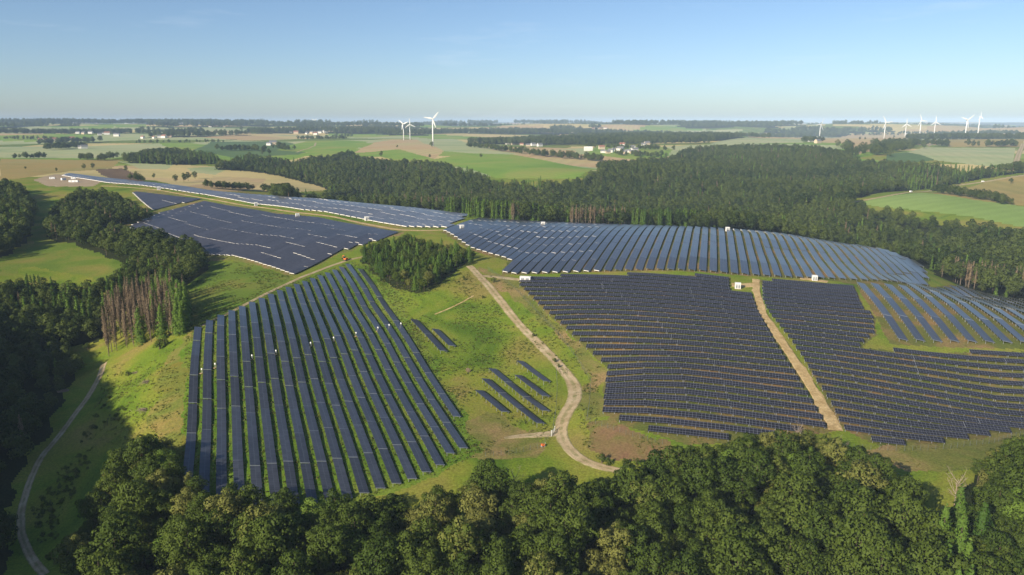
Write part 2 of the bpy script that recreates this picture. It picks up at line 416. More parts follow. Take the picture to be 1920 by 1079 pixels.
def polar_pts():
    A = []
    for u, v, y in GP:
        x = xoy(u, v) * y
        A.append((math.atan2(x, y), 0.5 * math.log(x * x + y * y), CAMZ - tv(v) * y))
    for u, y, z in HP:
        x = (u - 960) / FPX / math.cos(PITCH) * y
        A.append((math.atan2(x, y), 0.5 * math.log(x * x + y * y), z))
    # land to the sides of and behind the viewer: an unseen wooded ridge at left, raised to shade the valley
    for th, r, z in [(-62,150,4),(-60,260,36),(-56,420,62),(-75,200,40),(-70,340,92),(-60,526,100),(-95,250,66),(-95,380,108),(-115,200,45),(-115,350,90),(-140,200,20),(-140,400,60),
                     (-50,640,58),(-60,900,62),(-90,900,80),(-130,1000,70),(-70,2500,66),(-130,2500,66),(60,200,8),(60,400,12),(60,900,34),(60,2500,62),(95,300,10),(95,900,40),(95,2500,62),
                     (-60,8000,68),(60,8000,68),(-120,8000,68),(100,8000,68),(0,24000,66),(-33,24000,66),(33,24000,66),(70,24000,66),(-70,24000,66),(-130,24000,66),(100,24000,66),
                     (0,24,-18),(-60,30,-18),(-120,30,-18),(60,30,-16),(100,30,-16),(-150,60,-12)]:
        A.append((math.radians(th), math.log(r), z))
    return np.array(A)

def tps_kernel(r2):
    return 0.5 * r2 * np.log(r2 + 1e-9)

_P = polar_pts()
def _solve():
    X = _P[:, :2]; n = len(X)
    D = ((X[:, None, :] - X[None]) ** 2).sum(2)
    K = tps_kernel(D) + np.eye(n) * 2e-3
    Q = np.c_[np.ones(n), X]
    A = np.zeros((n + 3, n + 3)); A[:n, :n] = K; A[:n, n:] = Q; A[n:, :n] = Q.T
    return np.linalg.solve(A, np.r_[_P[:, 2], 0, 0, 0])
_W = _solve()
def tps(th, lr):
    out = _W[-3] + _W[-2] * th + _W[-1] * lr
    for (a, b, _), w in zip(_P, _W[:-3]):
        out = out + w * tps_kernel((th - a) ** 2 + (lr - b) ** 2)
    return out

_lat = rng.random((256, 256)).astype(np.float32)
def vnoise(x, y):
    xi = np.floor(x).astype(np.int64); yi = np.floor(y).astype(np.int64)
    fx = x - xi; fy = y - yi
    fx = fx * fx * (3 - 2 * fx); fy = fy * fy * (3 - 2 * fy)
    a = _lat[xi & 255, yi & 255]; b = _lat[(xi + 1) & 255, yi & 255]
    c = _lat[xi & 255, (yi + 1) & 255]; d = _lat[(xi + 1) & 255, (yi + 1) & 255]
    return (a * (1 - fx) + b * fx) * (1 - fy) + (c * (1 - fx) + d * fx) * fy - 0.5
def fbm(x, y, o=4):
    s = 0; a = 1.0
    for i in range(o):
        s = s + a * vnoise(x * 2 ** i + 17.3 * i, y * 2 ** i + 9.1 * i); a *= 0.5
    return s

NC = 680
TH = np.concatenate([np.radians(np.linspace(-150, -42, 60, endpoint=False)), np.radians(np.linspace(-42, 42, NC)), np.radians(np.linspace(42, 110, 41)[1:])])
R_ = np.concatenate([np.linspace(24, 150, 40, endpoint=False), np.geomspace(150, 700, 330, endpoint=False), np.geomspace(700, 3500, 230, endpoint=False), np.geomspace(3500, 24000, 110)])
_TT, _RR = np.meshgrid(TH, R_)
_XX = _RR * np.sin(_TT); _YY = _RR * np.cos(_TT)
# evaluate the spline on a coarser grid and refine
_tc = np.linspace(TH[0], TH[-1], 330); _rc = np.linspace(math.log(R_[0]), math.log(R_[-1]), 300)
_Zc = tps(*np.meshgrid(_tc, _rc))
def _cubic_idx(f, n):
    i = np.clip(np.floor(f).astype(int), 1, n - 3); t = f - i
    w = np.stack([-0.5 * t + t * t - 0.5 * t ** 3, 1 - 2.5 * t * t + 1.5 * t ** 3, 0.5 * t + 2 * t * t - 1.5 * t ** 3, -0.5 * t * t + 0.5 * t ** 3])
    return i, w
_ci, _cw = _cubic_idx((TH - _tc[0]) / (_tc[1] - _tc[0]), len(_tc))
_ri, _rw = _cubic_idx((np.log(R_) - _rc[0]) / (_rc[1] - _rc[0]), len(_rc))
_tmp = sum(_Zc[:, _ci + k - 1] * _cw[k][None] for k in range(4))
ZZ = sum(_tmp[_ri + k - 1, :] * _rw[k][:, None] for k in range(4))
# rolling far country, small unevenness near by
_w = np.clip((_RR - 2600) / 3500, 0, 1)
ZZ += _w * 125 * fbm(_XX / 2100, _YY / 1150, 4)
ZZ += np.clip((_RR - 9000) / 6000, 0, 1) * 46 * fbm(_XX / 6000 + 5, _YY / 3000, 3)
ZZ += np.clip((_RR - 900) / 1500, 0, 1) * 8 * fbm(_XX / 420 + 3, _YY / 420, 3)
ZZ += 0.3 * fbm(_XX / 34, _YY / 26, 3) * np.clip(1 - _RR / 1200, 0, 1)

ZZ = np.where(_RR > 3000, np.minimum(ZZ, 104 + 0.35 * (ZZ - 104)), ZZ)
_lrg = np.arange(len(R_), dtype=float); _thg = np.arange(len(TH), dtype=float)
def height(x, y):
    x = np.asarray(x, float); y = np.asarray(y, float)
    fi = np.interp(np.hypot(x, y), R_, _lrg); fj = np.interp(np.arctan2(x, y), TH, _thg)
    i = np.minimum(fi.astype(int), len(R_) - 2); j = np.minimum(fj.astype(int), len(TH) - 2)
    a = fi - i; b = fj - j
    return (ZZ[i, j] * (1 - a) + ZZ[i + 1, j] * a) * (1 - b) + (ZZ[i, j + 1] * (1 - a) + ZZ[i + 1, j + 1] * a) * b
_ts = np.geomspace(60, 23500, 2600)
def hit(u, v, ymin=60.0):
    """first ground point seen along a line of sight of the photograph"""
    k = xoy(u, v); s = tv(v)
    y = _ts[_ts >= ymin]
    d = CAMZ - s * y - height(k * y, y)
    n = np.nonzero(d <= 0)[0]
    if len(n) == 0: yy = 23000.0
    elif n[0] == 0: yy = y[0]
    else:
        i = n[0]; yy = y[i - 1] + (y[i] - y[i - 1]) * d[i - 1] / (d[i - 1] - d[i])
    return (k * yy, yy)
def at(u, y):                      # plan point on a bearing at a forward distance
    return ((u - 960) / FPX / math.cos(PITCH) * y, y)
def plan(poly):
    """corners as (photo u, photo v) on visible ground, or (u, 'y', distance) on a bearing"""
    return np.array([at(p[0], p[2]) if len(p) == 3 else hit(*p) for p in poly])
def inside(poly, x, y):
    x = np.asarray(x, float); y = np.asarray(y, float)
    r = np.zeros(x.shape, bool)
    n = len(poly)
    for i in range(n):
        x0, y0 = poly[i]; x1, y1 = poly[(i + 1) % n]
        if y0 == y1: continue
        c = ((y0 > y) != (y1 > y)) & (x < (x1 - x0) * (y - y0) / (y1 - y0) + x0)
        r ^= c
    return r

# ------------------------------------------------------------------ land cover
FOREST_BACK = [(400,318),(470,303),(560,312),(655,296),(690,308),(740,316),(820,316),(880,334),(930,352),(1080,352),(1135,330),(1120,318),(1190,311),(1250,308),(1290,287),(1430,281),(1530,285),(1588,300),(1610,315),(1720,318),(1850,328),(1925,322),
               (1925,324),(1800,344),(1700,358),(1600,376),(1598,390),(1640,408),(1750,416),(1765,426),(1830,432),(1925,452),(2050,'y',640),(2050,'y',500),(1925,'y',505),(1840,'y',525),(1760,'y',545),(1735,'y',575),(1680,'y',640),(1600,'y',690),
               (1480,'y',695),(1280,'y',712),(1000,'y',742),(905,'y',770),(880,'y',830),(740,'y',900),(650,'y',950),(590,'y',985),(520,'y',1020),(530,372),(622,366),(606,352),(520,330),(470,322)]
FOREST_HILL = [(232,306),(300,290),(395,300),(412,308),(330,310)]
FOREST_LEFT = [(92,415),(150,372),(225,382),(250,402),(285,412),(212,428),(245,450),(380,482),(392,505),(345,538),(320,556),(282,560),(205,598),(185,560),(250,520),(262,500),(150,462),(92,450),(86,435),(128,425),(125,412)]
FOREST_EDGE = [(-40,362),(30,360),(62,400),(56,445),(20,478),(-40,500)]
FOREST_VALLEY = [(-60,560),(70,548),(120,560),(185,560),(200,600),(190,640),(120,655),(150,700),(95,790),(40,880),(15,960),(20,1078),(-60,1078)]
DEAD_STAND = [(197,672),(195,610),(215,588),(280,562),(335,566),(362,590),(345,628),(292,642),(240,655)]
SPRUCE_STAND = [(676,487),(712,470),(760,462),(860,478),(886,490),(838,520),(800,546),(775,552),(740,540),(700,510)]
FOREST_FRONT = [(40,'y',100),(70,'y',200),(120,'y',238),(215,'y',262),(275,'y',268),(325,'y',240),(345,'y',222),(420,'y',214),(640,'y',211),(880,'y',219),(1000,'y',222),(1080,'y',218),(1120,'y',214),(1170,'y',226),(1300,'y',237),(1480,'y',244),
                (1560,'y',240),(1640,'y',232),(1700,'y',222),(1770,'y',198),(1800,'y',184),(1835,'y',196),(1850,'y',214),(1890,'y',228),(2010,'y',236),(2030,'y',90),(960,'y',84)]
FIELD_A = [(338,925),(352,606),(520,540),(655,490),(700,500),(770,590),(905,850),(850,880),(600,960)]
FIELD_E1 = [(966,528),(1368,520),(1371,546),(1408,549),(1562,808),(1460,826),(1290,836),(1170,800),(1128,776),(1138,690),(1086,642),(1046,606)]
FIELD_E2 = [(1424,525),(1602,537),(1622,580),(1640,592),(1643,628),(1612,652),(1665,657),(1960,660),(1960,806),(1768,836),(1660,842),(1580,806)]
FIELD_D = [(826,436),(900,'y',742),(1000,'y',726),(1280,'y',692),(1480,'y',675),(1600,'y',662),(1690,478),(1735,505),(1745,540),(1700,540),(1640,540),(1560,527),(1500,523),(940,516),(952,490),(880,468)]
FIELD_G = [(1600,528),(1740,540),(1800,'y',525),(1925,'y',525),(2060,'y',505),(2060,'y',330),(1925,655),(1668,646)]
FIELD_B = [(434,488),(548,518),(640,474),(722,450),(760,436),(690,420),(555,408),(480,388),(385,377),(300,358),(245,357),(290,395),(200,430),(330,470),(395,492)]
FIELD_C = [(100,331),(300,351),(480,380),(600,388),(690,408),(760,428),(838,429),(890,'y',790),(740,'y',872),(600,'y',930),(480,'y',960),(380,'y',1010),(240,'y',1110),(160,'y',1200)]
ZONES = [
 # name, material, polygon, description
 ('pasture','gold',[(0,298),(225,301),(212,316),(125,322),(60,332),(0,340)],'yellow green pasture at the far left behind the gravel pad'),
 ('barley_field','barley',[(-30,276),(300,269),(332,284),(205,297),(-30,296)],'pale green barley field on the far left plateau'),
 ('crop_field','dgreen',[(362,282),(395,266),(520,266),(605,278),(560,290),(440,297)],'deep green crop field in front of the far farm'),
 ('pasture','grassfield',[(520,282),(545,272),(600,264),(690,266),(665,283),(620,288)],'light green pasture with a sandy lane left of the turbines'),
 ('wheat_field','wheat',[(258,318),(325,309),(400,312),(470,316),(600,344),(616,356),(540,363),(450,356),(340,352),(272,332)],'tan wheat field behind the upper left solar array'),
 ('barley_field','barley',[(220,303),(338,304),(312,318),(262,317)],'grey green strip of barley above the tan wheat'),
 ('barley_field','barley',[(352,316),(402,313),(424,318),(404,328),(358,323)],'grey green patch in the middle of the tan wheat'),
 ('wheat_field','tan',[(345,353),(400,331),(500,336),(478,352),(400,361)],'brownish patch of ripe crop in the tan wheat'),
 ('ploughed_strip','plough',[(178,318),(230,316),(262,330),(275,348),(215,338)],'dark bare soil strip beside the upper solar array'),
 ('crop_field','tan',[(664,287),(700,268),(782,261),(832,284),(815,299),(748,280),(690,286)],'reddish tan field below the two far turbines'),
 ('barley_field','barley',[(772,261),(850,261),(882,271),(932,280),(885,288),(832,284)],'pale green field round the nearest wind turbine'),
 ('pasture','grassfield',[(690,286),(748,280),(815,299),(885,288),(960,290),(1122,318),(1080,336),(930,335),(882,318),(820,303),(742,303)],'bright green pasture hill in front of the wind turbines'),
 ('crop_field','tan',[(888,271),(960,276),(1082,283),(1062,296),(1000,294),(940,284)],'reddish ripe field left of the village'),
 ('pasture','grassfield',[(1100,290),(1125,272),(1220,274),(1262,280),(1250,296),(1190,300)],'green meadows around the village houses'),
 ('barley_field','barley',[(1330,270),(1400,258),(1505,261),(1505,268),(1430,269),(1350,275)],'pale green field above the forest edge'),
 ('crop_field','tan',[(1400,257),(1600,250),(1735,252),(1665,276),(1612,290),(1588,270),(1505,262)],'wide reddish tan field below the right turbines'),
 ('barley_field','barley',[(1700,286),(1732,276),(1906,278),(1900,306),(1850,312),(1755,301)],'large pale barley field behind the right forest'),
 ('pasture','dgreen',[(1662,290),(1700,286),(1755,301),(1700,306),(1660,303)],'dull green slope beside the pale barley field'),
 ('crop_field','gold',[(1768,262),(1925,262),(1912,276),(1778,276)],'golden field under the right turbines'),
 ('crop_field','crop',[(1606,381),(1730,362),(1925,389),(1925,428),(1830,408),(1750,398),(1640,387)],'smooth light green crop field at the right edge'),
 ('crop_field','gold',[(1738,362),(1850,340),(1925,327),(1925,387),(1830,376)],'golden grass field above the light green crop'),
 ('valley_meadow','valley',[(45,480),(70,430),(95,395),(140,412),(120,425),(95,450),(150,462),(262,500),(240,525),(150,520),(60,500),(0,520),(0,490)],'bright meadow winding through the left valley'),
 ('meadow','valley',[(345,540),(395,500),(440,490),(548,520),(470,560),(365,606),(365,590)],'smooth green meadow below the upper left array'),
 ('meadow','yellow',[(285,800),(325,655),(362,612),(350,925),(310,860)],'yellow green grass strip left of the lower array'),
 ('dry_meadow','dry',[(862,858),(874,795),(905,770),(1010,812),(1035,838),(1000,858),(905,870)],'brown dry grass below the short tables'),
 ('heath_patch','red',[(1090,800),(1130,785),(1180,808),(1260,838),(1250,866),(1140,866),(1095,840)],'reddish brown ground patch right of the bend'),
 ('dry_meadow','dry',[(890,500),(950,520),(972,535),(1050,610),(1088,645),(1136,690),(1126,780),(1098,790),(1098,700),(1060,640),(1000,590),(950,555),(910,520)],'dry grass strip between track and dark array'),
 ('array_ground','array',FIELD_E1,'grassy ground between the rows of the dark central array'),
 ('array_ground','array',FIELD_E2,'grassy ground between the rows of the right array'),
 ('array_ground','array',FIELD_D,'brown and green ground of the domed array'),
 ('array_ground','array',FIELD_G,'brown green strips between the long rows at the right edge'),
 ('array_ground','dry',FIELD_B,'ground under the upper left array'),
 ('array_ground','dry',FIELD_C,'ground under the far strip of panels'),
 ('array_meadow','lush',FIELD_A,'lush green grass between the rows of the lower left array'),
 ('dry_meadow','dry',[(1590,840),(1768,838),(1925,812),(1900,850),(1840,880),(1700,880)],'yellow dry meadow beside the front forest'),
 ('gravel_pad','pad',[(62,338),(105,327),(150,333),(190,341),(175,350),(90,350)],'reddish gravel pad with containers at the far left'),
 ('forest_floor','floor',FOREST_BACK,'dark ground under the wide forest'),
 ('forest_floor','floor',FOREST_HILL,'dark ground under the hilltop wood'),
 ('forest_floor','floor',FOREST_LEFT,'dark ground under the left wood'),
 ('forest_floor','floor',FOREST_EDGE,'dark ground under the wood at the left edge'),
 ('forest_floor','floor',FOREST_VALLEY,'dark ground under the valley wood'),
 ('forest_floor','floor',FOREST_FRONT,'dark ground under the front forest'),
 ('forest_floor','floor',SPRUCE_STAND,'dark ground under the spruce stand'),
]
PL = [(n, m, plan(p), d) for n, m, p, d in ZONES]
P_FOREST_BACK, P_FOREST_HILL, P_FOREST_LEFT, P_FOREST_EDGE, P_FOREST_VALLEY = map(plan, (FOREST_BACK, FOREST_HILL, FOREST_LEFT, FOREST_EDGE, FOREST_VALLEY))
P_DEAD, P_SPRUCE, P_FRONT = plan(DEAD_STAND), plan(SPRUCE_STAND), plan(FOREST_FRONT)

def far_cover(x, y):
    """patchwork of the far country: 0 meadow, 1 wheat, 2 barley, 3 green crop, 4 forest, 5 tan"""
    ang = 0.45
    gx = (x * math.cos(ang) - y * math.sin(ang)) / 420; gy = (x * math.sin(ang) + y * math.cos(ang)) / 300
    gx = gx + 0.5 * fbm(x / 900, y / 900, 2); gy = gy + 0.5 * fbm(x / 900 + 40, y / 900, 2)
    bi = np.zeros(x.shape); bd = np.full(x.shape, 1e9)
    for dx in (-1, 0, 1):
        for dy in (-1, 0, 1):
            cx = np.floor(gx).astype(np.int64) + dx; cy = np.floor(gy).astype(np.int64) + dy
            d = (cx + _lat[cx & 255, cy & 255] - gx) ** 2 + (cy + _lat[(cx + 77) & 255, (cy + 31) & 255] - gy) ** 2
            h = _lat[(cx + 13) & 255, (cy + 191) & 255]
            t = d < bd
            bd = np.where(t, d, bd); bi = np.where(t, h, bi)
    z = np.select([bi < .22, bi < .40, bi < .62, bi < .82], [5, 1, 2, 3], 0)
    f = fbm(x / 1300 + 3.7, y / 520 + 1.9, 4)
    z = np.where(f > 0.17, 4, z)
    z = np.where((fbm(x / 420 + 8, y / 260, 3) > 0.34), 4, z)
    return z
FARC = [('far_pasture','valley'),('far_wheat_fields','wheat'),('far_barley_fields','barley'),('far_green_fields','grassfield'),('far_wood_floor','floor'),('far_ripe_fields','tan')]
FARD = ['green meadows of the far rolling country','tan wheat fields of the far rolling country','pale green fields of the far rolling country','bright green fields of the far rolling country','dark ground of the far woods','reddish ripe fields of the far rolling country']

def build_ground():
    nr, nc = ZZ.shape
    V = np.stack([_XX, _YY, ZZ], -1).reshape(-1, 3)
    i, j = np.meshgrid(np.arange(nr - 1), np.arange(nc - 1), indexing='ij')
    F = np.stack([i * nc + j, i * nc + j + 1, (i + 1) * nc + j + 1, (i + 1) * nc + j], -1).reshape(-1, 4)[:, ::-1]
    cx = V[F, 0].mean(1); cy = V[F, 1].mean(1); rr = np.hypot(cx, cy)
    zone = np.full(len(F), -1)
    far = rr > 2600
    fc = far_cover(cx, cy)
    zone[far] = 1000 + fc[far]
    near = (rr > 1300) & ~far
    zone[near & np.isin(fc, [1, 2, 3, 5, 0])] = 1000 + fc[near & np.isin(fc, [1, 2, 3, 5, 0])]
    ridge = (np.arctan2(cx, cy) < -0.72) & (rr < 1300)
    zone[ridge] = 1004
    for k, (n, m, p, d) in enumerate(PL):
        lo = p.min(0); hi = p.max(0)
        s = np.nonzero((cx >= lo[0]) & (cx <= hi[0]) & (cy >= lo[1]) & (cy <= hi[1]))[0]
        q = 7.0 if m in ('floor', 'lush', 'dry', 'red', 'yellow', 'valley') else 1.5
        jx = cx[s] + q * fbm(cx[s] / 14, cy[s] / 14, 3); jy = cy[s] + q * fbm(cx[s] / 14 + 30, cy[s] / 14, 3)
        zone[s[inside(p, jx, jy)]] = k
    def part(sel, name, mat, label, cat):
        f = F[sel]
        if not len(f): return
        u, inv = np.unique(f, return_inverse=True)
        o = obj(name, mesh_np(name, V[u], inv.reshape(f.shape), mat, True))
        tag(o, label, cat, kind='structure')
    part(zone == -1, 'ground', M['meadow'], 'rough green and yellow meadow ground between arrays and woods', 'meadow')
    for k, (n, m, p, d) in enumerate(PL): part(zone == k, n, M[m], d, n.replace('_', ' '))
    for k, (n, m) in enumerate(FARC): part(zone == 1000 + k, n, M[m], FARD[k], 'farmland' if k != 4 else 'forest floor')
build_ground()

def ribbon(name, pts, width, mat, label, cat='track', lift=0.12, world=False, wob=0.18):
    """a track draped on the ground along photo points"""
    P = np.array(pts if world else [at(p[0], p[2]) if len(p) == 3 else hit(*p) for p in pts])
    d = np.r_[0, np.cumsum(np.hypot(*np.diff(P, axis=0).T))]
    n = max(8, int(d[-1] / 2.5)); s = np.linspace(0, d[-1], n)
    # smooth through the points
    X = np.interp(s, d, P[:, 0]); Y = np.interp(s, d, P[:, 1])
    k = max(3, int(n / len(P) / 2) * 2 + 1); ker = np.hanning(k + 2)[1:-1]; ker /= ker.sum()
    pad = k // 2
    X = np.convolve(np.r_[[2 * X[0] - X[i] for i in range(pad, 0, -1)], X, [2 * X[-1] - X[-1 - i] for i in range(1, pad + 1)]], ker, 'valid')
    Y = np.convolve(np.r_[[2 * Y[0] - Y[i] for i in range(pad, 0, -1)], Y, [2 * Y[-1] - Y[-1 - i] for i in range(1, pad + 1)]], ker, 'valid')
    T = np.stack([np.gradient(X), np.gradient(Y)], 1); T /= np.hypot(*T.T)[:, None]
    Nn = np.stack([-T[:, 1], T[:, 0]], 1)
    W = np.interp(s, d, width) if isinstance(width, (list, tuple)) else np.full(n, width)
    cols = []
    for q in np.linspace(-1, 1, 13):
        e = W / 2 * q * (1 + (wob * fbm(s / 5 + q * 50, s * 0 + q * 9, 2) if abs(q) > .9 else 0))
        x = X + Nn[:, 0] * e; y = Y + Nn[:, 1] * e
        z = height(x, y) + (lift if abs(q) < .9 else -0.15)
        cols.append(np.stack([x, y, z], 1))
    V = np.stack(cols, 1); m_ = V.shape[1]
    ii, jj = np.meshgrid(np.arange(n - 1), np.arange(m_ - 1), indexing='ij')
    F = np.stack([ii * m_ + jj, ii * m_ + jj + 1, (ii + 1) * m_ + jj + 1, (ii + 1) * m_ + jj], -1).reshape(-1, 4)[:, ::-1]
    me = mesh_np(name, V.reshape(-1, 3), F, mat, True)
    aa = me.attributes.new('across', 'FLOAT', 'POINT'); aa.data.foreach_set('value', np.tile(np.linspace(-1, 1, m_), n).astype(np.float32))
    o = obj(name, me)
    tag(o, label, cat, kind='structure')
    return np.stack([X, Y], 1)
TRACKS = []
TRACKS.append(ribbon('dirt_track', [(880,499),(905,525),(935,560),(975,610),(1015,650),(1055,692),(1078,722),(1078,752),(1055,785),(1050,812),(1062,838),(1085,860),(1120,876),(1165,884)], [5.5,6,6,5,6,6,7,7.5,7,5.5,5,5,4.5,4], M['track'], 'pale winding dirt track between the lower left and the dark array'))
TRACKS.append(ribbon('dirt_track', [(378,612),(420,592),(470,566),(520,541),(570,518),(620,499),(655,487),(700,478)], 3.4, M['track'], 'narrow dirt track above the lower left array'))
TRACKS.append(ribbon('dirt_track', [(195,682),(188,705),(165,745),(125,800),(80,852),(55,905),(38,960),(40,1005),(60,1050),(85,1078)], [4,3.6,3.4,3.4,3.2,3.2,3.2,3.2,3.2,3.2], M['track'], 'shaded dirt track curving through the dark left valley'))
TRACKS.append(ribbon('service_lane', [(900,517),(940,521),(985,526),(1000,522)], [4,5,6,4], M['track'], 'pale service lane to the white cabin at the dome foot', lift=0.1))
TRACKS.append(ribbon('sand_path', [(1417,524),(1418,545),(1430,588),(1471,648),(1507,702),(1544,762),(1568,808)], [5,5,4.6,5.2,5.4,5.6,5.6], M['sandpath'], 'sandy path dividing the dark array from the right array', wob=0.9))
TRACKS.append(ribbon('sand_path', [(1372,534),(1392,536),(1416,534)], 8, M['sandpath'], 'sandy square around the cabin between the dark arrays', lift=0.16))
TRACKS.append(ribbon('sand_path', [(1500,522),(1527,525),(1552,529)], 6, M['sandpath'], 'sandy spot around the cabin at the right foot of the dome'))
TRACKS.append(ribbon('sand_path', [(190,349),(300,357),(385,372),(473,387),(547,398),(630,407),(697,422),(750,432),(810,433),(842,431)], [4,4,4,4,5,5,6,6,7,6], M['sandpath'], 'sandy lane between the upper array and the far strip of panels'))
TRACKS.append(ribbon('grass_lane', [(205,432),(265,413),(320,390),(385,376)], 5.0, M['dry'], 'dry grass lane cutting the upper left array in two'))
TRACKS.append(ribbon('sand_path', [(945,822),(975,818),(1010,816),(1048,812)], [2,4,5,6], M['track'], 'short sandy turn-off to the gate below the short tables'))
TRACKS.append(ribbon('sand_path', [(815,590),(840,580),(865,568),(888,555)], 1.1, M['sandpath'], 'thin pale trace across the green bank'))
TRACKS.append(ribbon('farm_road', [(1600,380),(1650,371),(1700,362),(1770,351),(1850,341),(1925,329)], [7,7,8,9,10,10], M['track'], 'brown farm road along the right forest edge'))
TRACKS.append(ribbon('farm_road', [(556,286),(578,279),(590,274),(592,268)], 7, M['track'], 'sandy lane in the light green pasture'))
TRACKS.append(ribbon('farm_road', [(1735,262),(1750,268),(1740,275)], 9, M['track'], 'short sandy lane beside the copse'))
TRACKS.append(ribbon('farm_road', [(1905,306),(1912,285),(1918,270)], 12, M['track'], 'brown road at the far right edge'))
# ------------------------------------------------------------------ solar arrays
ONES = ['', 'first', 'second', 'third', 'fourth', 'fifth', 'sixth', 'seventh', 'eighth', 'ninth', 'tenth', 'eleventh', 'twelfth', 'thirteenth', 'fourteenth', 'fifteenth', 'sixteenth', 'seventeenth', 'eighteenth', 'nineteenth']
TENS = ['', '', 'twenty', 'thirty', 'forty', 'fifty', 'sixty', 'seventy', 'eighty', 'ninety']
TENTH = ['', '', 'twentieth', 'thirtieth', 'fortieth', 'fiftieth', 'sixtieth', 'seventieth', 'eightieth', 'ninetieth']
def ordinal(n):
    if n < 20: return ONES[n]
    if n < 100: return TENTH[n // 10] if n % 10 == 0 else TENS[n // 10] + '-' + ONES[n % 10]
    return 'hundred and ' + ordinal(n - 100) if n > 100 else 'hundredth'

_tab = {}
def table_meshes(key, L, w, tilt, mat, end_h, end_w):
    """panel slab, its support frame and its end rails for one table size"""
    if key in _tab: return _tab[key]
    p = MB(); p.box((0, 0, 0), (L, w, 0.06))
    s = MB()
    hi = math.sin(tilt) * w * 0.36; ry = math.cos(tilt) * w * 0.36
    n = max(2, int(L / 3.6))
    for i in range(n + 1):
        x = -L / 2 + 0.25 + (L - 0.5) * i / n
        for y, z in ((ry, hi), (-ry, -hi)):
            s.box((x, y, (z - 3.4) / 2 - 0.08), (0.13, 0.13, z + 3.4 - 0.06))
        s.box((x, 0, -0.12), (0.09, w * 0.8, 0.1), rot=Matrix.Rotation(tilt, 3, 'X'))
    for q in (-0.36, 0.36):
        s.box((0, math.cos(tilt) * w * q, math.sin(tilt) * w * q - 0.10), (L - 0.1, 0.09, 0.11), rot=Matrix.Rotation(tilt, 3, 'X'))
    e = MB()
    for q in (-1,):
        e.box((q * (L / 2 + end_w / 2 + 0.004), 0, 0.05 - end_h / 2), (end_w, w * (0.68 if end_h > 0.2 else 1), end_h))
    _tab[key] = (p.mesh(key + '_panel', M[mat]), s.mesh(key + '_support', M['steel']), e.mesh(key + '_rail', M['white_rail'] if end_h > 0.2 else M['steel']))
    return _tab[key]

N_TABLES = [0]
def solar_row(segs, key, L, w, tilt, mat, label, group, clear=0.85, end_h=0.12, end_w=0.12, gap=0.35, skip_end=None, first=None):
    """segs: plan polylines [(x0,y0),(x1,y1)] along one row"""
    pm, sm, em = table_meshes(key, L, w, tilt, mat, end_h, end_w)
    x0, y0 = segs[0][0]
    root = empty('solar_row', (x0, y0, float(height(x0, y0))))
    tag(root, label, 'solar row', group)
    ch = clear + math.sin(tilt) * w / 2
    for (a, b) in segs:
        a = np.array(a); b = np.array(b); D = np.hypot(*(b - a))
        n = max(1, int(round(D / L)))
        cuts = np.arange(n + 1) * D / n
        if first is not None and D > 1.6 * L:
            cuts = np.r_[0, np.arange(first * L, D, L), D]
            if cuts[-1] - cuts[-2] < 0.3 * L: cuts = np.delete(cuts, -2)
        for i in range(len(cuts) - 1):
            gg = gap if key not in 'ef' else 0.08
            p0 = a + (b - a) * (cuts[i] + gg / 2) / D; p1 = a + (b - a) * (cuts[i + 1] - gg / 2) / D
            q = np.stack([p0, (p0 + p1) / 2, p1]); z = height(q[:, 0], q[:, 1])
            m = (z[0] + 2 * z[1] + z[2]) / 4
            P0 = Vector((*p0, m + (z[0] - z[2]) / 2)); P1 = Vector((*p1, m + (z[2] - z[0]) / 2))
            X = (P1 - P0); l = X.length; X.normalize()
            Y = Vector((0, 0, 1)).cross(X).normalized(); Z = X.cross(Y)
            R = Matrix((X, Y, Z)).transposed().to_4x4()
            sway = tilt + (random.random() - .5) * 0.03
            t = obj('panel_table', pm, root)
            t.matrix_local = Matrix.Translation((P0 + P1) / 2 + Vector((0, 0, ch + (random.random() - .5) * .06)) - root.location) @ R @ Matrix.Rotation(sway, 4, 'X') @ Matrix.Diagonal((l / L, 1, 1, 1))
            obj('support_frame', sm, t, rot=(-tilt, 0, 0))
            if key in 'ef' and (i % 3 or i == 0): pass
            elif end_h <= 0.2 or skip_end is None or not skip_end(p0[0], p0[1]):
                obj('end_rail', em, t)
            N_TABLES[0] += 1
    return root

def array_rows(poly, az, pitch, key, L, w, tilt, mat, text, group, phase=0.5, minlen=9, sort=1, stagger=0, **kw):
    P = plan(poly)
    d = np.array([math.sin(az), math.cos(az)]); nrm = np.array([math.cos(az), -math.sin(az)])
    on = P @ nrm; os_ = P @ d
    offs = np.arange(on.min() + pitch * phase, on.max(), pitch)[::sort]
    k = 0
    rows = []
    for o in offs:
        s = np.arange(os_.min(), os_.max(), 0.5)
        x = nrm[0] * o + d[0] * s; y = nrm[1] * o + d[1] * s
        ins = inside(P, x, y)
        e = np.diff(np.r_[0, ins.astype(int), 0])
        segs = []
        for a, b in zip(np.nonzero(e == 1)[0], np.nonzero(e == -1)[0]):
            if (b - a) * 0.5 >= minlen:
                segs.append(((x[a], y[a]), (x[b - 1], y[b - 1])))
        if segs: rows.append(segs)
    for k, segs in enumerate(rows):
        if stagger: kw['first'] = 0.45 + 0.55 * float(_lat[(k // stagger) * 7 % 256, 11])
        solar_row(segs, key, L, w, tilt, mat, text % ordinal(k + 1), group, **kw)
    return len(rows)

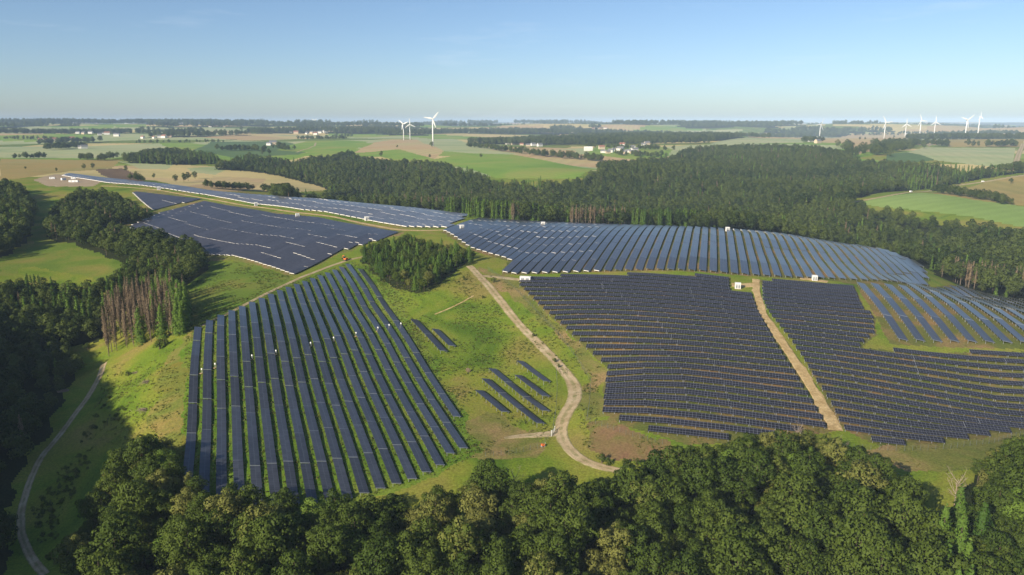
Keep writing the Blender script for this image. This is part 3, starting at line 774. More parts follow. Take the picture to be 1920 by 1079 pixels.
AZ = math.radians(15.0)
ROWS_A = [(348,925),(364,622),(520,549),(655,496),(668,499),(760,612),(893,843),(848,850),(838,872),(780,903),(640,945),(480,958)]
def skip_mid(x, y): return False
cnt = {}
cnt['A'] = array_rows(ROWS_A, math.radians(-20.8), 5.75, 'a', 24.0, 3.55, math.radians(11), 'panel_a', '%s long panel row from the left in the lower left array on lush grass', 'rows of the lower left array', end_h=0.12, end_w=0.14, phase=0.35)
# short tables right of that array: (upper end, lower end)
SHORT = [((776,604),(832,664),'longer of the two short panel tables high on the green bank'), ((816,622),(848,654),'shorter of the two short panel tables high on the green bank'),
         ((974,683),(1026,722),'rear short panel table nearest to the track bend'), ((971,709),(1024,749),'short panel table second nearest to the track bend'),
         ((922,697),(1024,777),'long free-standing table in the middle of the short tables'), ((910,716),(1014,801),'longest free-standing table in the group of short tables'), ((898,738),(948,779),'small panel table at the left of the short tables')]
for a, b, lab in SHORT:
    solar_row([(hit(*b), hit(*a))], 'short', 20.0, 4.4, math.radians(14), 'panel_b', lab, 'short tables on the meadow', clear=1.1)
cnt['B'] = array_rows([(437,482),(548,516),(640,472),(722,449),(748,438),(697,428),(600,410),(518,403),(447,390),(385,379),(300,402),(240,428),(330,466),(395,480)], AZ, 5.4, 'b', 35.0, 5.0, math.radians(8), 'panel_b', '%s row from the left in the large dark upper left array', 'rows of the upper left array', end_h=0.42, end_w=0.1, stagger=5)
cnt['B2'] = array_rows([(245,360),(375,374),(288,396),(262,376)], AZ, 5.4, 'b', 35.0, 5.0, math.radians(8), 'panel_b', '%s row from the left in the triangular array beyond the grass lane', 'rows of the small triangular array', end_h=0.42, end_w=0.1)
cnt['C'] = array_rows([(118,331),(200,344),(300,354),(385,367),(473,383),(565,395),(608,399),(677,412),(760,427),(838,428),(885,'y',785),(740,'y',860),(600,'y',905),(480,'y',925),(380,'y',985),(250,'y',1090),(160,'y',1200)], AZ, 8.2, 'c', 26.0, 7.5, math.radians(8), 'panel_c', '%s row from the left in the far strip of panels', 'rows of the far strip', end_h=0.6, end_w=0.12, stagger=3)
def dome_right(x, y): return x / y > 0.12
cnt['D'] = array_rows([(832,434),(900,'y',735),(1000,'y',716),(1280,'y',684),(1480,'y',665),(1600,'y',650),(1690,480),(1732,508),(1738,536),(1700,533),(1625,528),(1560,525),(1500,523),(946,516),(956,488),(882,466)], AZ, 6.6, 'd', 31.0, 4.7, math.radians(9), 'panel_d', '%s row from the left on the domed array', 'rows on the dome', end_h=0.4, end_w=0.12, skip_end=dome_right)
cnt['G'] = array_rows([(1606,534),(1690,539),(1745,'y',470),(1800,'y',512),(1925,'y',515),(2060,'y',495),(2060,'y',330),(1925,648),(1678,642)], math.radians(12), 8.0, 'g', 31.0, 4.9, math.radians(12), 'panel_d', '%s long row from the left at the right edge', 'long rows at the right edge')
cnt['E1'] = array_rows([(968,532),(1004,521),(1366,523),(1369,546),(1408,549),(1424,592),(1457,650),(1494,707),(1532,770),(1552,802),(1460,820),(1290,832),(1172,798),(1160,790),(1128,776),(1138,690),(1086,642),(1046,606)], AZ + math.pi / 2, 6.7, 'e', 17.5, 3.7, math.radians(14), 'panel_e', '%s cross row from the back of the dark central array', 'cross rows of the central array', sort=1)
cnt['E2'] = array_rows([(1428,527),(1600,539),(1618,580),(1636,592),(1640,625),(1612,652),(1665,659),(1960,662),(1960,802),(1770,832),(1660,838),(1580,806),(1556,760),(1518,697),(1486,647),(1436,583),(1428,560)], AZ + math.pi / 2, 6.7, 'f', 17.5, 3.5, math.radians(14), 'panel_e', '%s cross row from the back of the right array', 'cross rows of the right array', sort=1)
# two lone tables at the wood's edge behind the dome
solar_row([(hit(1686, 462), hit(1660, 457))], 'short', 20.0, 4.4, math.radians(14), 'panel_b', 'lone panel row at the wood edge behind the dome', 'rows behind the dome')
print('ROWS', cnt, 'TABLES', N_TABLES)
# ------------------------------------------------------------------ trees
def unit(v): return v / np.maximum(np.linalg.norm(v, axis=-1, keepdims=True), 1e-9)

def leaf_mesh(name, P, Nrm, size, tint, mat, r, out=None, aspect=0.7, soft=0.75):
    """one small bent leaf spray (two triangles) at every point; shading follows the clump it sits on"""
    n = len(P)
    Nrm = unit(Nrm + r.normal(0, 0.45, (n, 3)))
    a = unit(np.cross(Nrm, r.normal(0, 1, (n, 3)))); b = np.cross(Nrm, a)
    s = (size * r.uniform(0.6, 1.35, n))[:, None]
    q = np.stack([P + a * s, P + b * s * aspect + Nrm * s * .15, P - a * s, P - b * s * aspect - Nrm * s * .2], 1)
    V = q.reshape(-1, 3); F = np.arange(4 * n).reshape(n, 4)
    me = mesh_np(name, V, F, mat, True)
    at_ = me.attributes.new('tint', 'FLOAT', 'POINT')
    at_.data.foreach_set('value', np.repeat(tint, 4).astype(np.float32))
    if out is not None:
        cn = unit(out * soft + Nrm * (1 - soft))
        me.normals_split_custom_set_from_vertices(np.repeat(cn, 4, 0).tolist())
    return me

def broadleaf(name, seed, H=20.0, R=6.2, lobes=24, leaves=2300, size=0.42, mat='leaf', base=0.32, lob_r=(0.25, 0.43)):
    """(crown mesh, trunk mesh) with uneven lobes; height H, crown radius R"""
    r = np.random.default_rng(seed)
    c = []
    zc = H * (base + 1) / 2; hz = H * (1 - base) / 2
    for i in range(lobes):
        for _ in range(30):
            p = r.uniform(-1, 1, 3)
            if 0.25 < np.linalg.norm(p) < 0.86 and (p[2] > -0.75): break
        c.append((p[0] * R, p[1] * R, zc + p[2] * hz * 0.92))
    c.append((0, 0, zc + hz * 0.72)); c.append((0, 0, zc))
    c = np.array(c); lr = r.uniform(lob_r[0], lob_r[1], len(c)) * R; lr[-1] = R * 0.55
    k = r.choice(len(c), leaves, p=lr ** 2 / (lr ** 2).sum())
    d = unit(r.normal(0, 1, (leaves, 3)) + np.array([0, 0, 0.35]))
    rad = lr[k] * (0.72 + 0.36 * r.random(leaves) ** 0.7)
    P = c[k] + d * rad[:, None] * np.array([1, 1, 0.82])
    # drop what lies deep inside other lobes
    dist = np.linalg.norm(P[:, None] - c[None], axis=2) / lr[None]
    keep = (dist.min(1) > 0.62)
    P = P[keep]; d = d[keep]; k = k[keep]
    lob = r.random(len(c))
    tint = np.clip(0.5 * lob[k] + 0.5 * r.random(len(k)), 0, 1)
    ctr = np.array([0, 0, zc - hz * .3])
    out = unit(d * 0.75 + unit(P - ctr) * 0.45)
    crown = leaf_mesh(name + '_crown', P, d, size * R / 6.2, tint, M[mat], r, out)
    t = MB()
    lean = r.normal(0, .25, 2)
    t.tube([(0, 0, -1.5), (lean[0] * .3, lean[1] * .3, H * .2), (lean[0], lean[1], H * .5), (lean[0] * 1.4, lean[1] * 1.4, H * .82)], [.36, .28, .19, .05], 7)
    for i in range(5):
        q = c[r.integers(len(c) - 1)]
        h = H * r.uniform(.3, .55)
        t.tube([(lean[0] * .7, lean[1] * .7, h), (q[0] * .5, q[1] * .5, (h + q[2]) / 2 + .3), tuple(q)], [.13, .09, .03], 5)
    return crown, t.mesh(name + '_trunk', M['bark'], True)

def spruce(name, seed, H=19.0, R=2.7, dead=False, leaves=1100, size=0.42, low=0.06):
    r = np.random.default_rng(seed)
    t = MB()
    t.tube([(0, 0, -1.5), (0, 0, H * .5), (r.normal(0, .1), r.normal(0, .1), H * .99)], [.24, .15, .02], 6)
    zt = r.random(leaves) ** (0.75 if not dead else 0.6)
    if dead: low = 0.34
    z = low * H + (1 - low) * H * (1 - zt * .98)
    if not dead: z = H * (low + (1 - low) * (1 - r.random(leaves) ** 0.62))
    tier = H / 20
    z = np.round(z / tier) * tier + r.normal(0, tier * .18, leaves)
    frac = np.clip(1 - (z / H - low) / (1 - low), 0.01, 1)
    rad = R * frac ** (0.58 if not dead else 0.6) * (0.25 + 0.75 * r.random(leaves) ** 0.6) * (1.0 if not dead else 0.85)
    th = r.random(leaves) * 2 * np.pi
    branch = 0.75 + 0.5 * vnoise(th * 2.2 + seed, np.round(z / tier) * 3.7 + seed) * 2
    rad = rad * np.clip(branch, .5, 1.3)
    P = np.stack([np.cos(th) * rad, np.sin(th) * rad, z - rad * (.32 if not dead else .45)], 1)
    P[:, 2] = np.maximum(P[:, 2], 0.3)
    d = unit(np.stack([np.cos(th), np.sin(th), np.full(leaves, .9)], 1))
    out = unit(np.stack([np.cos(th), np.sin(th), np.full(leaves, .55)], 1))
    crown = leaf_mesh(name + '_crown', P, d, size, np.clip(r.random(leaves), 0, 1), M['deadneedle' if dead else 'needle'], r, out, 0.42, 0.6)
    if dead:
        for i in range(26):
            h = H * r.uniform(.2, .9); a = r.random() * 6.28; l = R * (1.05 - h / H) * .95
            t.tube([(0, 0, h), (math.cos(a) * l, math.sin(a) * l, h - l * .35)], [.05, .015], 3, cap=False)
    return crown, t.mesh(name + '_trunk', M['deadbark' if dead else 'bark'], True)

def bare_tree(name, seed, H=14, R=3.6):
    """leafless grey tree: trunk and a separate mesh of fine branches"""
    r = random.Random(seed)
    t = MB(); t.tube([(0, 0, -1), (.1, 0, H * .4), (.3, .1, H * .7)], [.26, .18, .08], 6)
    b = MB()
    for i in range(16):
        h = H * r.uniform(.3, .7); a = r.random() * 6.28; l = R * r.uniform(.5, 1)
        e = Vector((math.cos(a) * l, math.sin(a) * l, h + H * r.uniform(.12, .32)))
        b.tube([(.1, 0, h), (e.x * .5, e.y * .5, h + (e.z - h) * .4), e], [.11, .07, .025], 4, cap=False)
        for j in range(7):
            f = r.uniform(.4, 1); p = Vector((0.1, 0, h)).lerp(e, f)
            b.tube([p, p + Vector((r.uniform(-1, 1), r.uniform(-1, 1), r.uniform(.1, 1.2))) * 1.3], [.045, .012], 3, cap=False)
    return b.mesh(name + '_branches', M['deadbark']), t.mesh(name + '_trunk', M['deadbark'], True)

NEAR = [broadleaf('broadleaf%d' % i, 100 + i, 20, 6.8 * (0.85 + .07 * (i % 5)), 40 + 3 * i, 4600, 0.32, 'leaf', 0.3, (0.17, 0.32)) for i in range(8)]
BRIGHT = [broadleaf('brightleaf%d' % i, 150 + i, 18, 5.6, 20, 3200, 0.36, 'leaf_bright') for i in range(2)]
SPR = [spruce('spruce%d' % i, 200 + i, 19, 3.8 + .3 * (i % 3), False, 1800, 0.46) for i in range(5)]
DEADS = [spruce('deadspruce%d' % i, 300 + i, 19, 2.1, True, 420, 0.36) for i in range(5)]
MIDB = [broadleaf('midleaf%d' % i, 400 + i, 18, 6.0, 13, 1500, 0.56, 'leaf_far', 0.15, (0.34, 0.55)) for i in range(6)]
MIDS = [spruce('midspruce%d' % i, 450 + i, 20, 3.0, False, 380, 0.75) for i in range(3)]
MIDD = [spruce('middead%d' % i, 480 + i, 19, 2.4, True, 240, 0.55) for i in range(2)]
BUSHM = [broadleaf('bush%d' % i, 500 + i, 3.2, 1.9, 9, 420, 0.62, 'leaf', 0.02) for i in range(4)]

def tree(kind, meshes, x, y, scale, label, cat, group, h=1.0):
    root = empty(kind, (x, y, float(height(x, y))), random.random() * 6.28)
    root.scale = (scale, scale, scale * h)
    tag(root, label, cat, group)
    obj('crown', meshes[0], root); obj('trunk', meshes[1], root)
    return root

def fill(poly, spacing, r, jitter=0.42, keep=None):
    """jittered hexagonal planting inside a plan polygon"""
    lo = poly.min(0); hi = poly.max(0)
    xs = np.arange(lo[0], hi[0], spacing); ys = np.arange(lo[1], hi[1], spacing * .866)
    X, Y = np.meshgrid(xs, ys); X = X + (np.arange(len(ys)) % 2)[:, None] * spacing / 2
    X = X.ravel() + r.uniform(-jitter, jitter, X.size) * spacing; Y = Y.ravel() + r.uniform(-jitter, jitter, Y.size) * spacing
    k = inside(poly, X, Y)
    return np.stack([X[k], Y[k]], 1)
def photo_uv(x, y, z):
    d = z - CAMZ
    f = y * math.cos(PITCH) - d * math.sin(PITCH); up = y * math.sin(PITCH) + d * math.cos(PITCH)
    return 960 + FPX * x / f, 539.5 - FPX * up / f

STUFF = {'b': [], 's': [], 'd': []}
# --- front forest: every tree in view is a tree
pts = fill(P_FRONT, 8.4, rng)
WOOD = []
u_, v_ = photo_uv(pts[:, 0], pts[:, 1], height(pts[:, 0], pts[:, 1]) + 14)
vis = (u_ > -70) & (u_ < 1990) & (v_ < 1160)
order = np.argsort(-pts[:, 1] * 0 + np.hypot(pts[:, 0], pts[:, 1]))
zone_lab = [(-999, 'left end by the dark valley'), (250, 'left third below the yellow strip'), (420, 'below the left panel rows'), (640, 'below the lower left array'), (900, 'left of the dirt track end'), (1100, 'right of the dirt track end'), (1300, 'below the central array'), (1480, 'below the sandy path'), (1640, 'by the yellow meadow'), (1800, 'at the right edge')]
nfront = 0
LIMU = [-100, 60, 130, 250, 300, 345, 400, 640, 780, 880, 1000, 1060, 1120, 1170, 1250, 1330, 1400, 1480, 1560, 1620, 1700, 1780, 1825, 1845, 1880, 1930, 2050]
LIMV = [900, 1000, 900, 812, 808, 880, 896, 906, 900, 850, 858, 880, 898, 878, 832, 812, 806, 794, 812, 834, 885, 950, 930, 850, 828, 800, 790]
for i in order:
    x, y = pts[i]
    if not vis[i]: continue
    u = u_[i]
    z = [l for q, l in zone_lab if u >= q] or [zone_lab[0][1]]
    big = rng.random()
    s = 0.62 + 0.5 * big
    # forest edge trees are lower towards the panels
    word = 'tall' if s > .96 else ('low' if s < .78 else 'middling')
    edge = 'far edge' if v_[i] < 900 else ('upper middle' if v_[i] < 960 else ('lower middle' if v_[i] < 1020 else 'near part'))
    bright = rng.random() < 0.045
    ms = BRIGHT[rng.integers(2)] if bright else NEAR[rng.integers(8)]
    hh = rng.uniform(.9, 1.12)
    lim = float(np.interp(u, LIMU, LIMV)); z0 = float(height(x, y))
    dead_ = False
    for _ in range(12):
        tt = photo_uv(x, y, z0 + 20.5 * s * hh)[1]
        if tt >= lim: break
        s *= .95
    if tt < lim - 4 or s < .42: continue
    if nfront >= 300:
        WOOD.append((x, y, s)); continue
    tree('broadleaf_tree', ms, x, y, s, ('bright light green' if bright else word + ' dark green') + ' tree, ' + edge + ' of front forest, ' + z[-1], 'tree', 'broadleaf trees of the front forest', hh)
    nfront += 1
UNDER = []
for x, y in fill(P_FRONT, 5.6, rng):
    z0 = float(height(x, y)); s = rng.uniform(.38, .6)
    u, v = photo_uv(x, y, z0 + 20.5 * s)
    if -60 < u < 1980 and v > float(np.interp(u, LIMU, LIMV)) + 6: UNDER.append((x, y, s))
# grey leafless trees
for u, v, yy, s, lab in [(1522, 820, 247, .7, 'greyish leafless bush tree at the edge of the dark arrays'), (1850, 905, 206, .85, 'bare pale tree standing before the trees at the right edge'), (1610, 900, 232, .8, 'bare grey crown inside the right part of the front forest'), (965, 880, 222, .8, 'brownish bare crown above the middle of the front forest')]:
    x, y = at(u, yy)
    tree('bare_tree', bare_tree('bare', int(u), 19, 4.6), x, y, s, lab, 'tree', 'leafless trees')
# spruces in the bottom right corner
k = 0
for u, yy in [(1850, 168), (1872, 176), (1893, 170), (1912, 182), (1835, 180), (1880, 160), (1905, 158), (1860, 188)]:
    x, y = at(u, yy); k += 1
    tree('spruce_tree', SPR[k % 5], x, y, .98 + .1 * (k % 3), '%s pale spruce in the bottom right corner, counted by planting' % ordinal(k) if 0 else 'pale green spruce in the bottom right corner', 'tree', 'spruces in the bottom right corner')
# --- spruce stand on the bank
for x, y in fill(P_SPRUCE, 5.5, rng, .35):
    s = rng.uniform(.55, .9)
    q_ = rng.random()
    if q_ < .6: tree('young_broadleaf_tree', NEAR[rng.integers(8)], x, y, s * .62, 'rounded leafy tree inside the stand beside the dirt track', 'tree', 'leafy trees in the stand by the track')
    elif q_ < .36: tree('dead_spruce', DEADS[rng.integers(5)], x, y, s, 'brown dying spruce in the stand beside the dirt track', 'tree', 'dying spruces in the stand')
    else: tree('spruce_tree', SPR[rng.integers(5)], x, y, s, ('tall' if s > .78 else ('low' if s < .67 else 'middling')) + ' green spruce in the dense stand beside the dirt track', 'tree', 'spruces of the stand by the track', .82)
# --- dead spruce stand on the left
for x, y in fill(P_DEAD, 5.2, rng, .4):
    u, v = photo_uv(x, y, float(height(x, y)))
    live = rng.random() < np.clip((u - 275) / 150, 0.03, .5)
    s = rng.uniform(.85, 1.2)
    if live: tree('spruce_tree', SPR[rng.integers(5)], x, y, s, 'green spruce among the brown dead spruces on the left', 'tree', 'spruces of the left stand')
    else: tree('dead_spruce', DEADS[rng.integers(5)], x, y, s, 'brown dead spruce with bare trunk in the left stand', 'tree', 'dead spruces of the left stand')
# --- lone trees and hedges in the fields: (u, v of the foot, size)
LONE = [(237,323,1.1,'first round tree beside the dark soil strip'),(245,340,1.0,'second round tree beside the dark soil strip'),(256,338,1.2,'tall tree pair by the wheat, left one'),(330,342,1.1,'round tree at the head of the wheat hollow'),(345,342,1.3,'broad tree in the wheat hollow'),(353,340,1.3,'dark tree in the wheat hollow'),
        (366,336,1.2,'right tree in the wheat hollow'),(289,335,.8,'small bush left of the wheat hollow'),(158,319,1.0,'left tree above the gravel pad'),(174,317,1.0,'right tree above the gravel pad'),(106,322,.6,'single small tree in the yellow pasture'),(48,318,.5,'tiny bush in the yellow pasture'),
        (715,295,1.0,'single dark tree on the bright green pasture'),(745,278,.6,'tiny dark bush on the tan field top'),(806,297,.6,'small bush between tan field and pasture'),(1895,345,.8,'lone bush beside the farm road'),
        (978,288,1.3,'round tree at the left end of the red field'),(1000,290,1.0,'second tree by the red field'),(492,291,1.1,'dark tree pair in the deep green crop, left'),(505,290,1.0,'dark tree pair in the deep green crop, right'),
        (1612,263,.8,'left bush on the tan field'),(1622,263,.7,'second bush on the tan field'),(1676,259,.9,'dark bush above the copse'),(1738,258,1.1,'round bush right of the copse'),(1780,258,1.0,'round bush near the tallest right turbine'),(810,277,1.2,'dark bushes at the foot of the nearest turbine')]
for u, v, s, lab in LONE:
    x, y = hit(u, v)
    tree('field_tree', MIDB[int(u) % 6], x, y, s * (.62 if y < 1400 else .85), lab, 'tree', 'lone trees in the fields')
def hedge(a, b, n, width, size, st='b'):
    A = np.array(hit(*a)); B = np.array(hit(*b))
    for i in range(n):
        p = A + (B - A) * (i + rng.random()) / n + rng.normal(0, width / 2, 2)
        STUFF[st].append((p[0], p[1], size * rng.uniform(.7, 1.25)))
hedge((880,277),(1010,293),70,14,.8); hedge((1010,293),(1130,304),50,16,.85); hedge((1160,291),(1240,296),40,25,.7); hedge((1750,362),(1895,385),60,9,.62); hedge((30,298),(88,297),22,10,.7); hedge((143,300),(190,302),20,10,.8)
hedge((96,282),(150,278),60,30,.95); hedge((195,300),(215,297),10,10,.8); hedge((1850,276),(1905,275),26,14,1.0); hedge((1625,295),(1690,272),130,50,1.0); hedge((1660,285),(1720,270),110,40,1.0); hedge((1830,261),(1920,262),40,12,.8); hedge((1560,254),(1760,251),110,40,1.0)
hedge((255,338),(268,342),10,9,.5); hedge((385,352),(470,357),40,8,.55); hedge((490,359),(560,364),26,9,.6); hedge((415,283),(495,284),40,12,.9); hedge((540,283),(520,279),20,12,.9); hedge((900,297),(940,322),0 or 1,3,.6)
hedge((250,270),(420,268),26,16,.7); hedge((1590,275),(1600,300),30,22,1.0); hedge((560,262),(650,262),40,16,.9); hedge((0,262),(120,264),30,16,.8); hedge((1110,277),(1250,283),60,26,.7); hedge((1100,268),(1140,270),60,30,1.1)
# --- woods: back forest and left woods
def plant(poly, sp, lo, hi, dead=0.0, spr=0.15, deadzone=None):
    for x, y in fill(poly, sp, rng, .45):
        if np.hypot(x, y) > 2600: continue
        f = float(fbm(np.array([x / 160.]), np.array([y / 160.]), 2)[0]); q = rng.random()
        f3 = float(fbm(np.array([x / 75. + 9]), np.array([y / 75.]), 2)[0])
        if f3 < -.42 and q < .6: continue
        if q < dead * (1 + 3 * max(f, 0)): STUFF['d'].append((x, y, rng.uniform(lo, hi)))
        elif q < spr + (.5 if f > .28 else 0): STUFF['s'].append((x, y, rng.uniform(lo, hi)))
        else: STUFF['b'].append((x, y, rng.uniform(lo, hi) * (1 + .45 * f3)))
plant(P_FOREST_BACK, 8.8, .5, 1.05, .035, .12)
plant(P_FOREST_HILL, 9, .9, 1.2); plant(P_FOREST_LEFT, 7.2, .6, .92, .05, .05); plant(P_FOREST_EDGE, 9, .9, 1.25); plant(P_FOREST_VALLEY, 8.0, .6, .95, .02, .05)
# dead and pale trunks along the forest edges behind the dome and at the right
for u0, u1, y0, n in [(1060, 1170, 738, 46), (1780, 1925, 545, 40), (955, 985, 750, 10), (770, 880, 905, 24), (820, 900, 880, 14)]:
    for i in range(n):
        x, y = at(rng.uniform(u0, u1), y0 + rng.uniform(-10, 14)); STUFF['d'].append((x, y, rng.uniform(.8, 1.1)))
for u0, u1, y0, n in [(880, 1010, 755, 70), (1180, 1300, 725, 60), (840, 900, 835, 30)]:
    for i in range(n):
        x, y = at(rng.uniform(u0, u1), y0 + rng.uniform(-10, 30)); STUFF['s'].append((x, y, rng.uniform(.8, 1.05)))
# wooded ridge left of the viewer (outside the frame, it shades the valley) and far woods
RID = np.array([(r * math.sin(math.radians(t)), r * math.cos(math.radians(t))) for t, r in [(-47, 240), (-46, 620), (-70, 620), (-110, 480), (-118, 260), (-85, 190), (-60, 170)]])
for x, y in fill(RID, 11, rng): STUFF['b'].append((x, y, rng.uniform(1, 1.25)))
FARW = []
_n = 60000
_th = np.radians(rng.uniform(-40, 40, _n)); _r = np.sqrt(rng.uniform(2450 ** 2, 9500 ** 2, _n))
_r2 = np.exp(rng.uniform(math.log(2450), math.log(9500), _n)); _r = np.where(rng.random(_n) < .75, _r2, _r)
_x = _r * np.sin(_th); _y = _r * np.cos(_th)
_c = far_cover(_x, _y) == 4
for k, (n, m, p, d) in enumerate(PL):
    if m != 'floor': _c &= ~inside(p, _x, _y)
for x, y, r0 in zip(_x[_c], _y[_c], _r[_c]): FARW.append((x, y, float(rng.uniform(.9, 1.3) * (1 + max(0, r0 - 3000) / 5000))))

def proto_collection(name, meshes):
    col = bpy.data.collections.new(name)
    for i, (c, t) in enumerate(meshes):
        # one joined prototype: crown and trunk
        V = np.empty(len(c.vertices) * 3, np.float32); c.vertices.foreach_get('co', V)
        o = bpy.data.objects.new('%s_%02d' % (name, i), c)
        col.objects.link(o)
    return col
def scatter(name, pts, meshes, label, cat, with_rot=True):
    P = np.array(pts, float); n = len(P)
    z = height(P[:, 0], P[:, 1])
    me = mesh_np(name, np.c_[P[:, :2], z - 0.2], np.zeros((0, 3), int), M['leaf_far'])
    a = me.attributes.new('size', 'FLOAT', 'POINT'); a.data.foreach_set('value', P[:, 2].astype(np.float32))
    a = me.attributes.new('turn', 'FLOAT_VECTOR', 'POINT'); a.data.foreach_set('vector', np.c_[np.zeros((n, 2)), rng.random(n) * 6.283].astype(np.float32).ravel())
    a = me.attributes.new('variant', 'INT', 'POINT'); a.data.foreach_set('value', rng.integers(0, len(meshes), n).astype(np.int32))
    o = obj(name, me)
    tag(o, label, cat, kind='stuff')
    col = proto_collection(name + '_kinds', meshes)
    g = bpy.data.node_groups.new(name + '_scatter', 'GeometryNodeTree')
    g.interface.new_socket('Geometry', in_out='INPUT', socket_type='NodeSocketGeometry')
    g.interface.new_socket('Geometry', in_out='OUTPUT', socket_type='NodeSocketGeometry')
    N = g.nodes; L = g.links
    gi = N.new('NodeGroupInput'); go = N.new('NodeGroupOutput')
    ci = N.new('GeometryNodeCollectionInfo'); ci.inputs['Collection'].default_value = col
    ci.inputs['Separate Children'].default_value = True; ci.inputs['Reset Children'].default_value = True
    ip = N.new('GeometryNodeInstanceOnPoints'); ip.inputs['Pick Instance'].default_value = True
    def named(t, nm):
        q = N.new('GeometryNodeInputNamedAttribute'); q.data_type = t; q.inputs['Name'].default_value = nm
        return q.outputs['Attribute']
    L.new(gi.outputs[0], ip.inputs['Points']); L.new(ci.outputs[0], ip.inputs['Instance'])
    L.new(named('INT', 'variant'), ip.inputs['Instance Index']); L.new(named('FLOAT', 'size'), ip.inputs['Scale'])
    e2r = N.new('FunctionNodeEulerToRotation'); L.new(named('FLOAT_VECTOR', 'turn'), e2r.inputs[0]); L.new(e2r.outputs[0], ip.inputs['Rotation'])
    L.new(ip.outputs[0], go.inputs[0])
    md = o.modifiers.new('scatter', 'NODES'); md.node_group = g
    return o

def whole(meshes):
    """crown and trunk joined, for scattering"""
    out = []
    for c, t in meshes:
        bm = bmesh.new(); bm.from_mesh(c); nc_ = len(bm.faces); bm.from_mesh(t)
        bm.faces.ensure_lookup_table()
        for f in list(bm.faces)[nc_:]: f.material_index = 1
        me = bpy.data.meshes.new(c.name + '_whole'); bm.to_mesh(me); bm.free()
        me.materials.append(c.materials[0]); me.materials.append(t.materials[0])
        out.append((me, None))
    return out
scatter('forest', STUFF['b'] + FARW, [(c, t) for c, t in MIDB], 'wide mass of broadleaf woods behind and beside the arrays', 'forest')
scatter('undergrowth', UNDER, NEAR, 'young trees and bushes filling the front forest', 'undergrowth')
if WOOD: scatter('woodland', WOOD, NEAR, 'rest of the front forest, the trees nearest to the arrays', 'forest')
scatter('spruce_forest', STUFF['s'], whole(MIDS), 'spruces mixed through the wide forest', 'forest')
scatter('dead_trees', STUFF['d'], whole(MIDD), 'brown dead trunks along the forest edges', 'forest')
print('TREES front', nfront, {k: len(v) for k, v in STUFF.items()}, 'far', len(FARW))
# ------------------------------------------------------------------ shrubs, weeds
for i, (u, v, s, lab) in enumerate([(300,655,1.7,'dark shrub below the dead spruces'),(312,648,1.4,'shrub right of the dark shrub below the dead spruces'),(1128,868,1.1,'round dark shrub at the shaded track end'),(1140,872,.9,'low shrub at the shaded track end'),(1170,872,.8,'shrub row behind the track end, left'),(1195,872,.8,'shrub row behind the track end, right'),
        (925,530,1.1,'round bush beside the service lane'),(870,525,.8,'small bush at the foot of the spruce stand'),(905,560,.6,'low bush on the green bank by the track'),(1000,632,.6,'low bush left of the track on the bank'),(1040,680,.7,'low bush left of the track above the bend'),(1047,690,.6,'lower bush left of the track above the bend'),(850,640,.5,'small bush on the bank below the pale trace'),
        (240,705,.9,'bush at the top of the shaded track'),(130,690,1.3,'light bush in the dark left valley'),(110,720,1.2,'second light bush in the dark left valley'),(165,655,1.2,'shrub on the shadow line above the track'),(1870,858,.9,'shrub before the right edge trees'),(60,690,1.5,'large shrub in the dark left valley')]):
    x, y = hit(u, v)
    tree('shrub', BUSHM[i % 4], x, y, s, lab, 'shrub', 'shrubs on the meadows')

SCRUB = plan([(70, 1040), (60, 960), (110, 880), (170, 800), (205, 745), (235, 770), (200, 830), (150, 900), (110, 980), (110, 1060)])
SC_ = []
for x, y in fill(SCRUB, 2.6, rng, .5):
    if float(fbm(np.array([x / 16.]), np.array([y / 16.]), 3)[0]) + rng.normal(0, .12) > -.12: SC_.append((x, y, rng.uniform(.2, .75)))
scatter('scrub', SC_, BUSHM, 'dark scrub between the shaded track and the front forest', 'scrub')
def tuft(seed):
    r = np.random.default_rng(seed); n = 16
    P = r.normal(0, .38, (n, 3)); P[:, 2] = np.abs(P[:, 2]) * .6 + .1
    return leaf_mesh('weed%d' % seed, P, unit(r.normal(0, 1, (n, 3)) + np.array([0, 0, .6])), 0.26, r.random(n), M['weed'], r, unit(P + np.array([0, 0, .5]))), None
W_ = []
def weeds(poly, n, lo, hi, patch=True, rows=None):
    P = plan(poly) if not isinstance(poly, np.ndarray) else poly
    a = P.min(0); b = P.max(0)
    x = rng.uniform(a[0], b[0], n); y = rng.uniform(a[1], b[1], n)
    k = inside(P, x, y)
    if patch: k &= fbm(x / 13, y / 13, 3) + rng.normal(0, .12, n) > -0.02
    for q in zip(x[k], y[k], rng.uniform(lo, hi, k.sum())): W_.append(q)
weeds(FIELD_A, 34000, .4, 1.0, False)
weeds([(690,500),(870,505),(960,600),(1060,720),(1040,810),(1000,850),(880,850),(760,620)], 30000, .3, .95)
weeds([(900,510),(970,540),(1130,690),(1120,790),(1260,840),(1250,870),(1100,860),(1075,740),(1000,640)], 9000, .4, 1.1)
weeds([(200,690),(330,640),(350,925),(320,900),(260,860),(150,860)], 9000, .3, 1.0)
weeds([(345,540),(440,490),(548,520),(470,560),(365,606)], 5000, .5, 1.1)
weeds([(1580,836),(1768,838),(1925,812),(1900,860),(1840,900),(1700,880)], 1500, .3, .7)
weeds(FIELD_E1, 9000, .3, .8); weeds(FIELD_E2, 9000, .3, .8); weeds(FIELD_G, 5000, .3, .8)
scatter('weeds', W_, [tuft(i) for i in range(6)], 'tufts of weeds and tall grass on the meadows', 'grass')

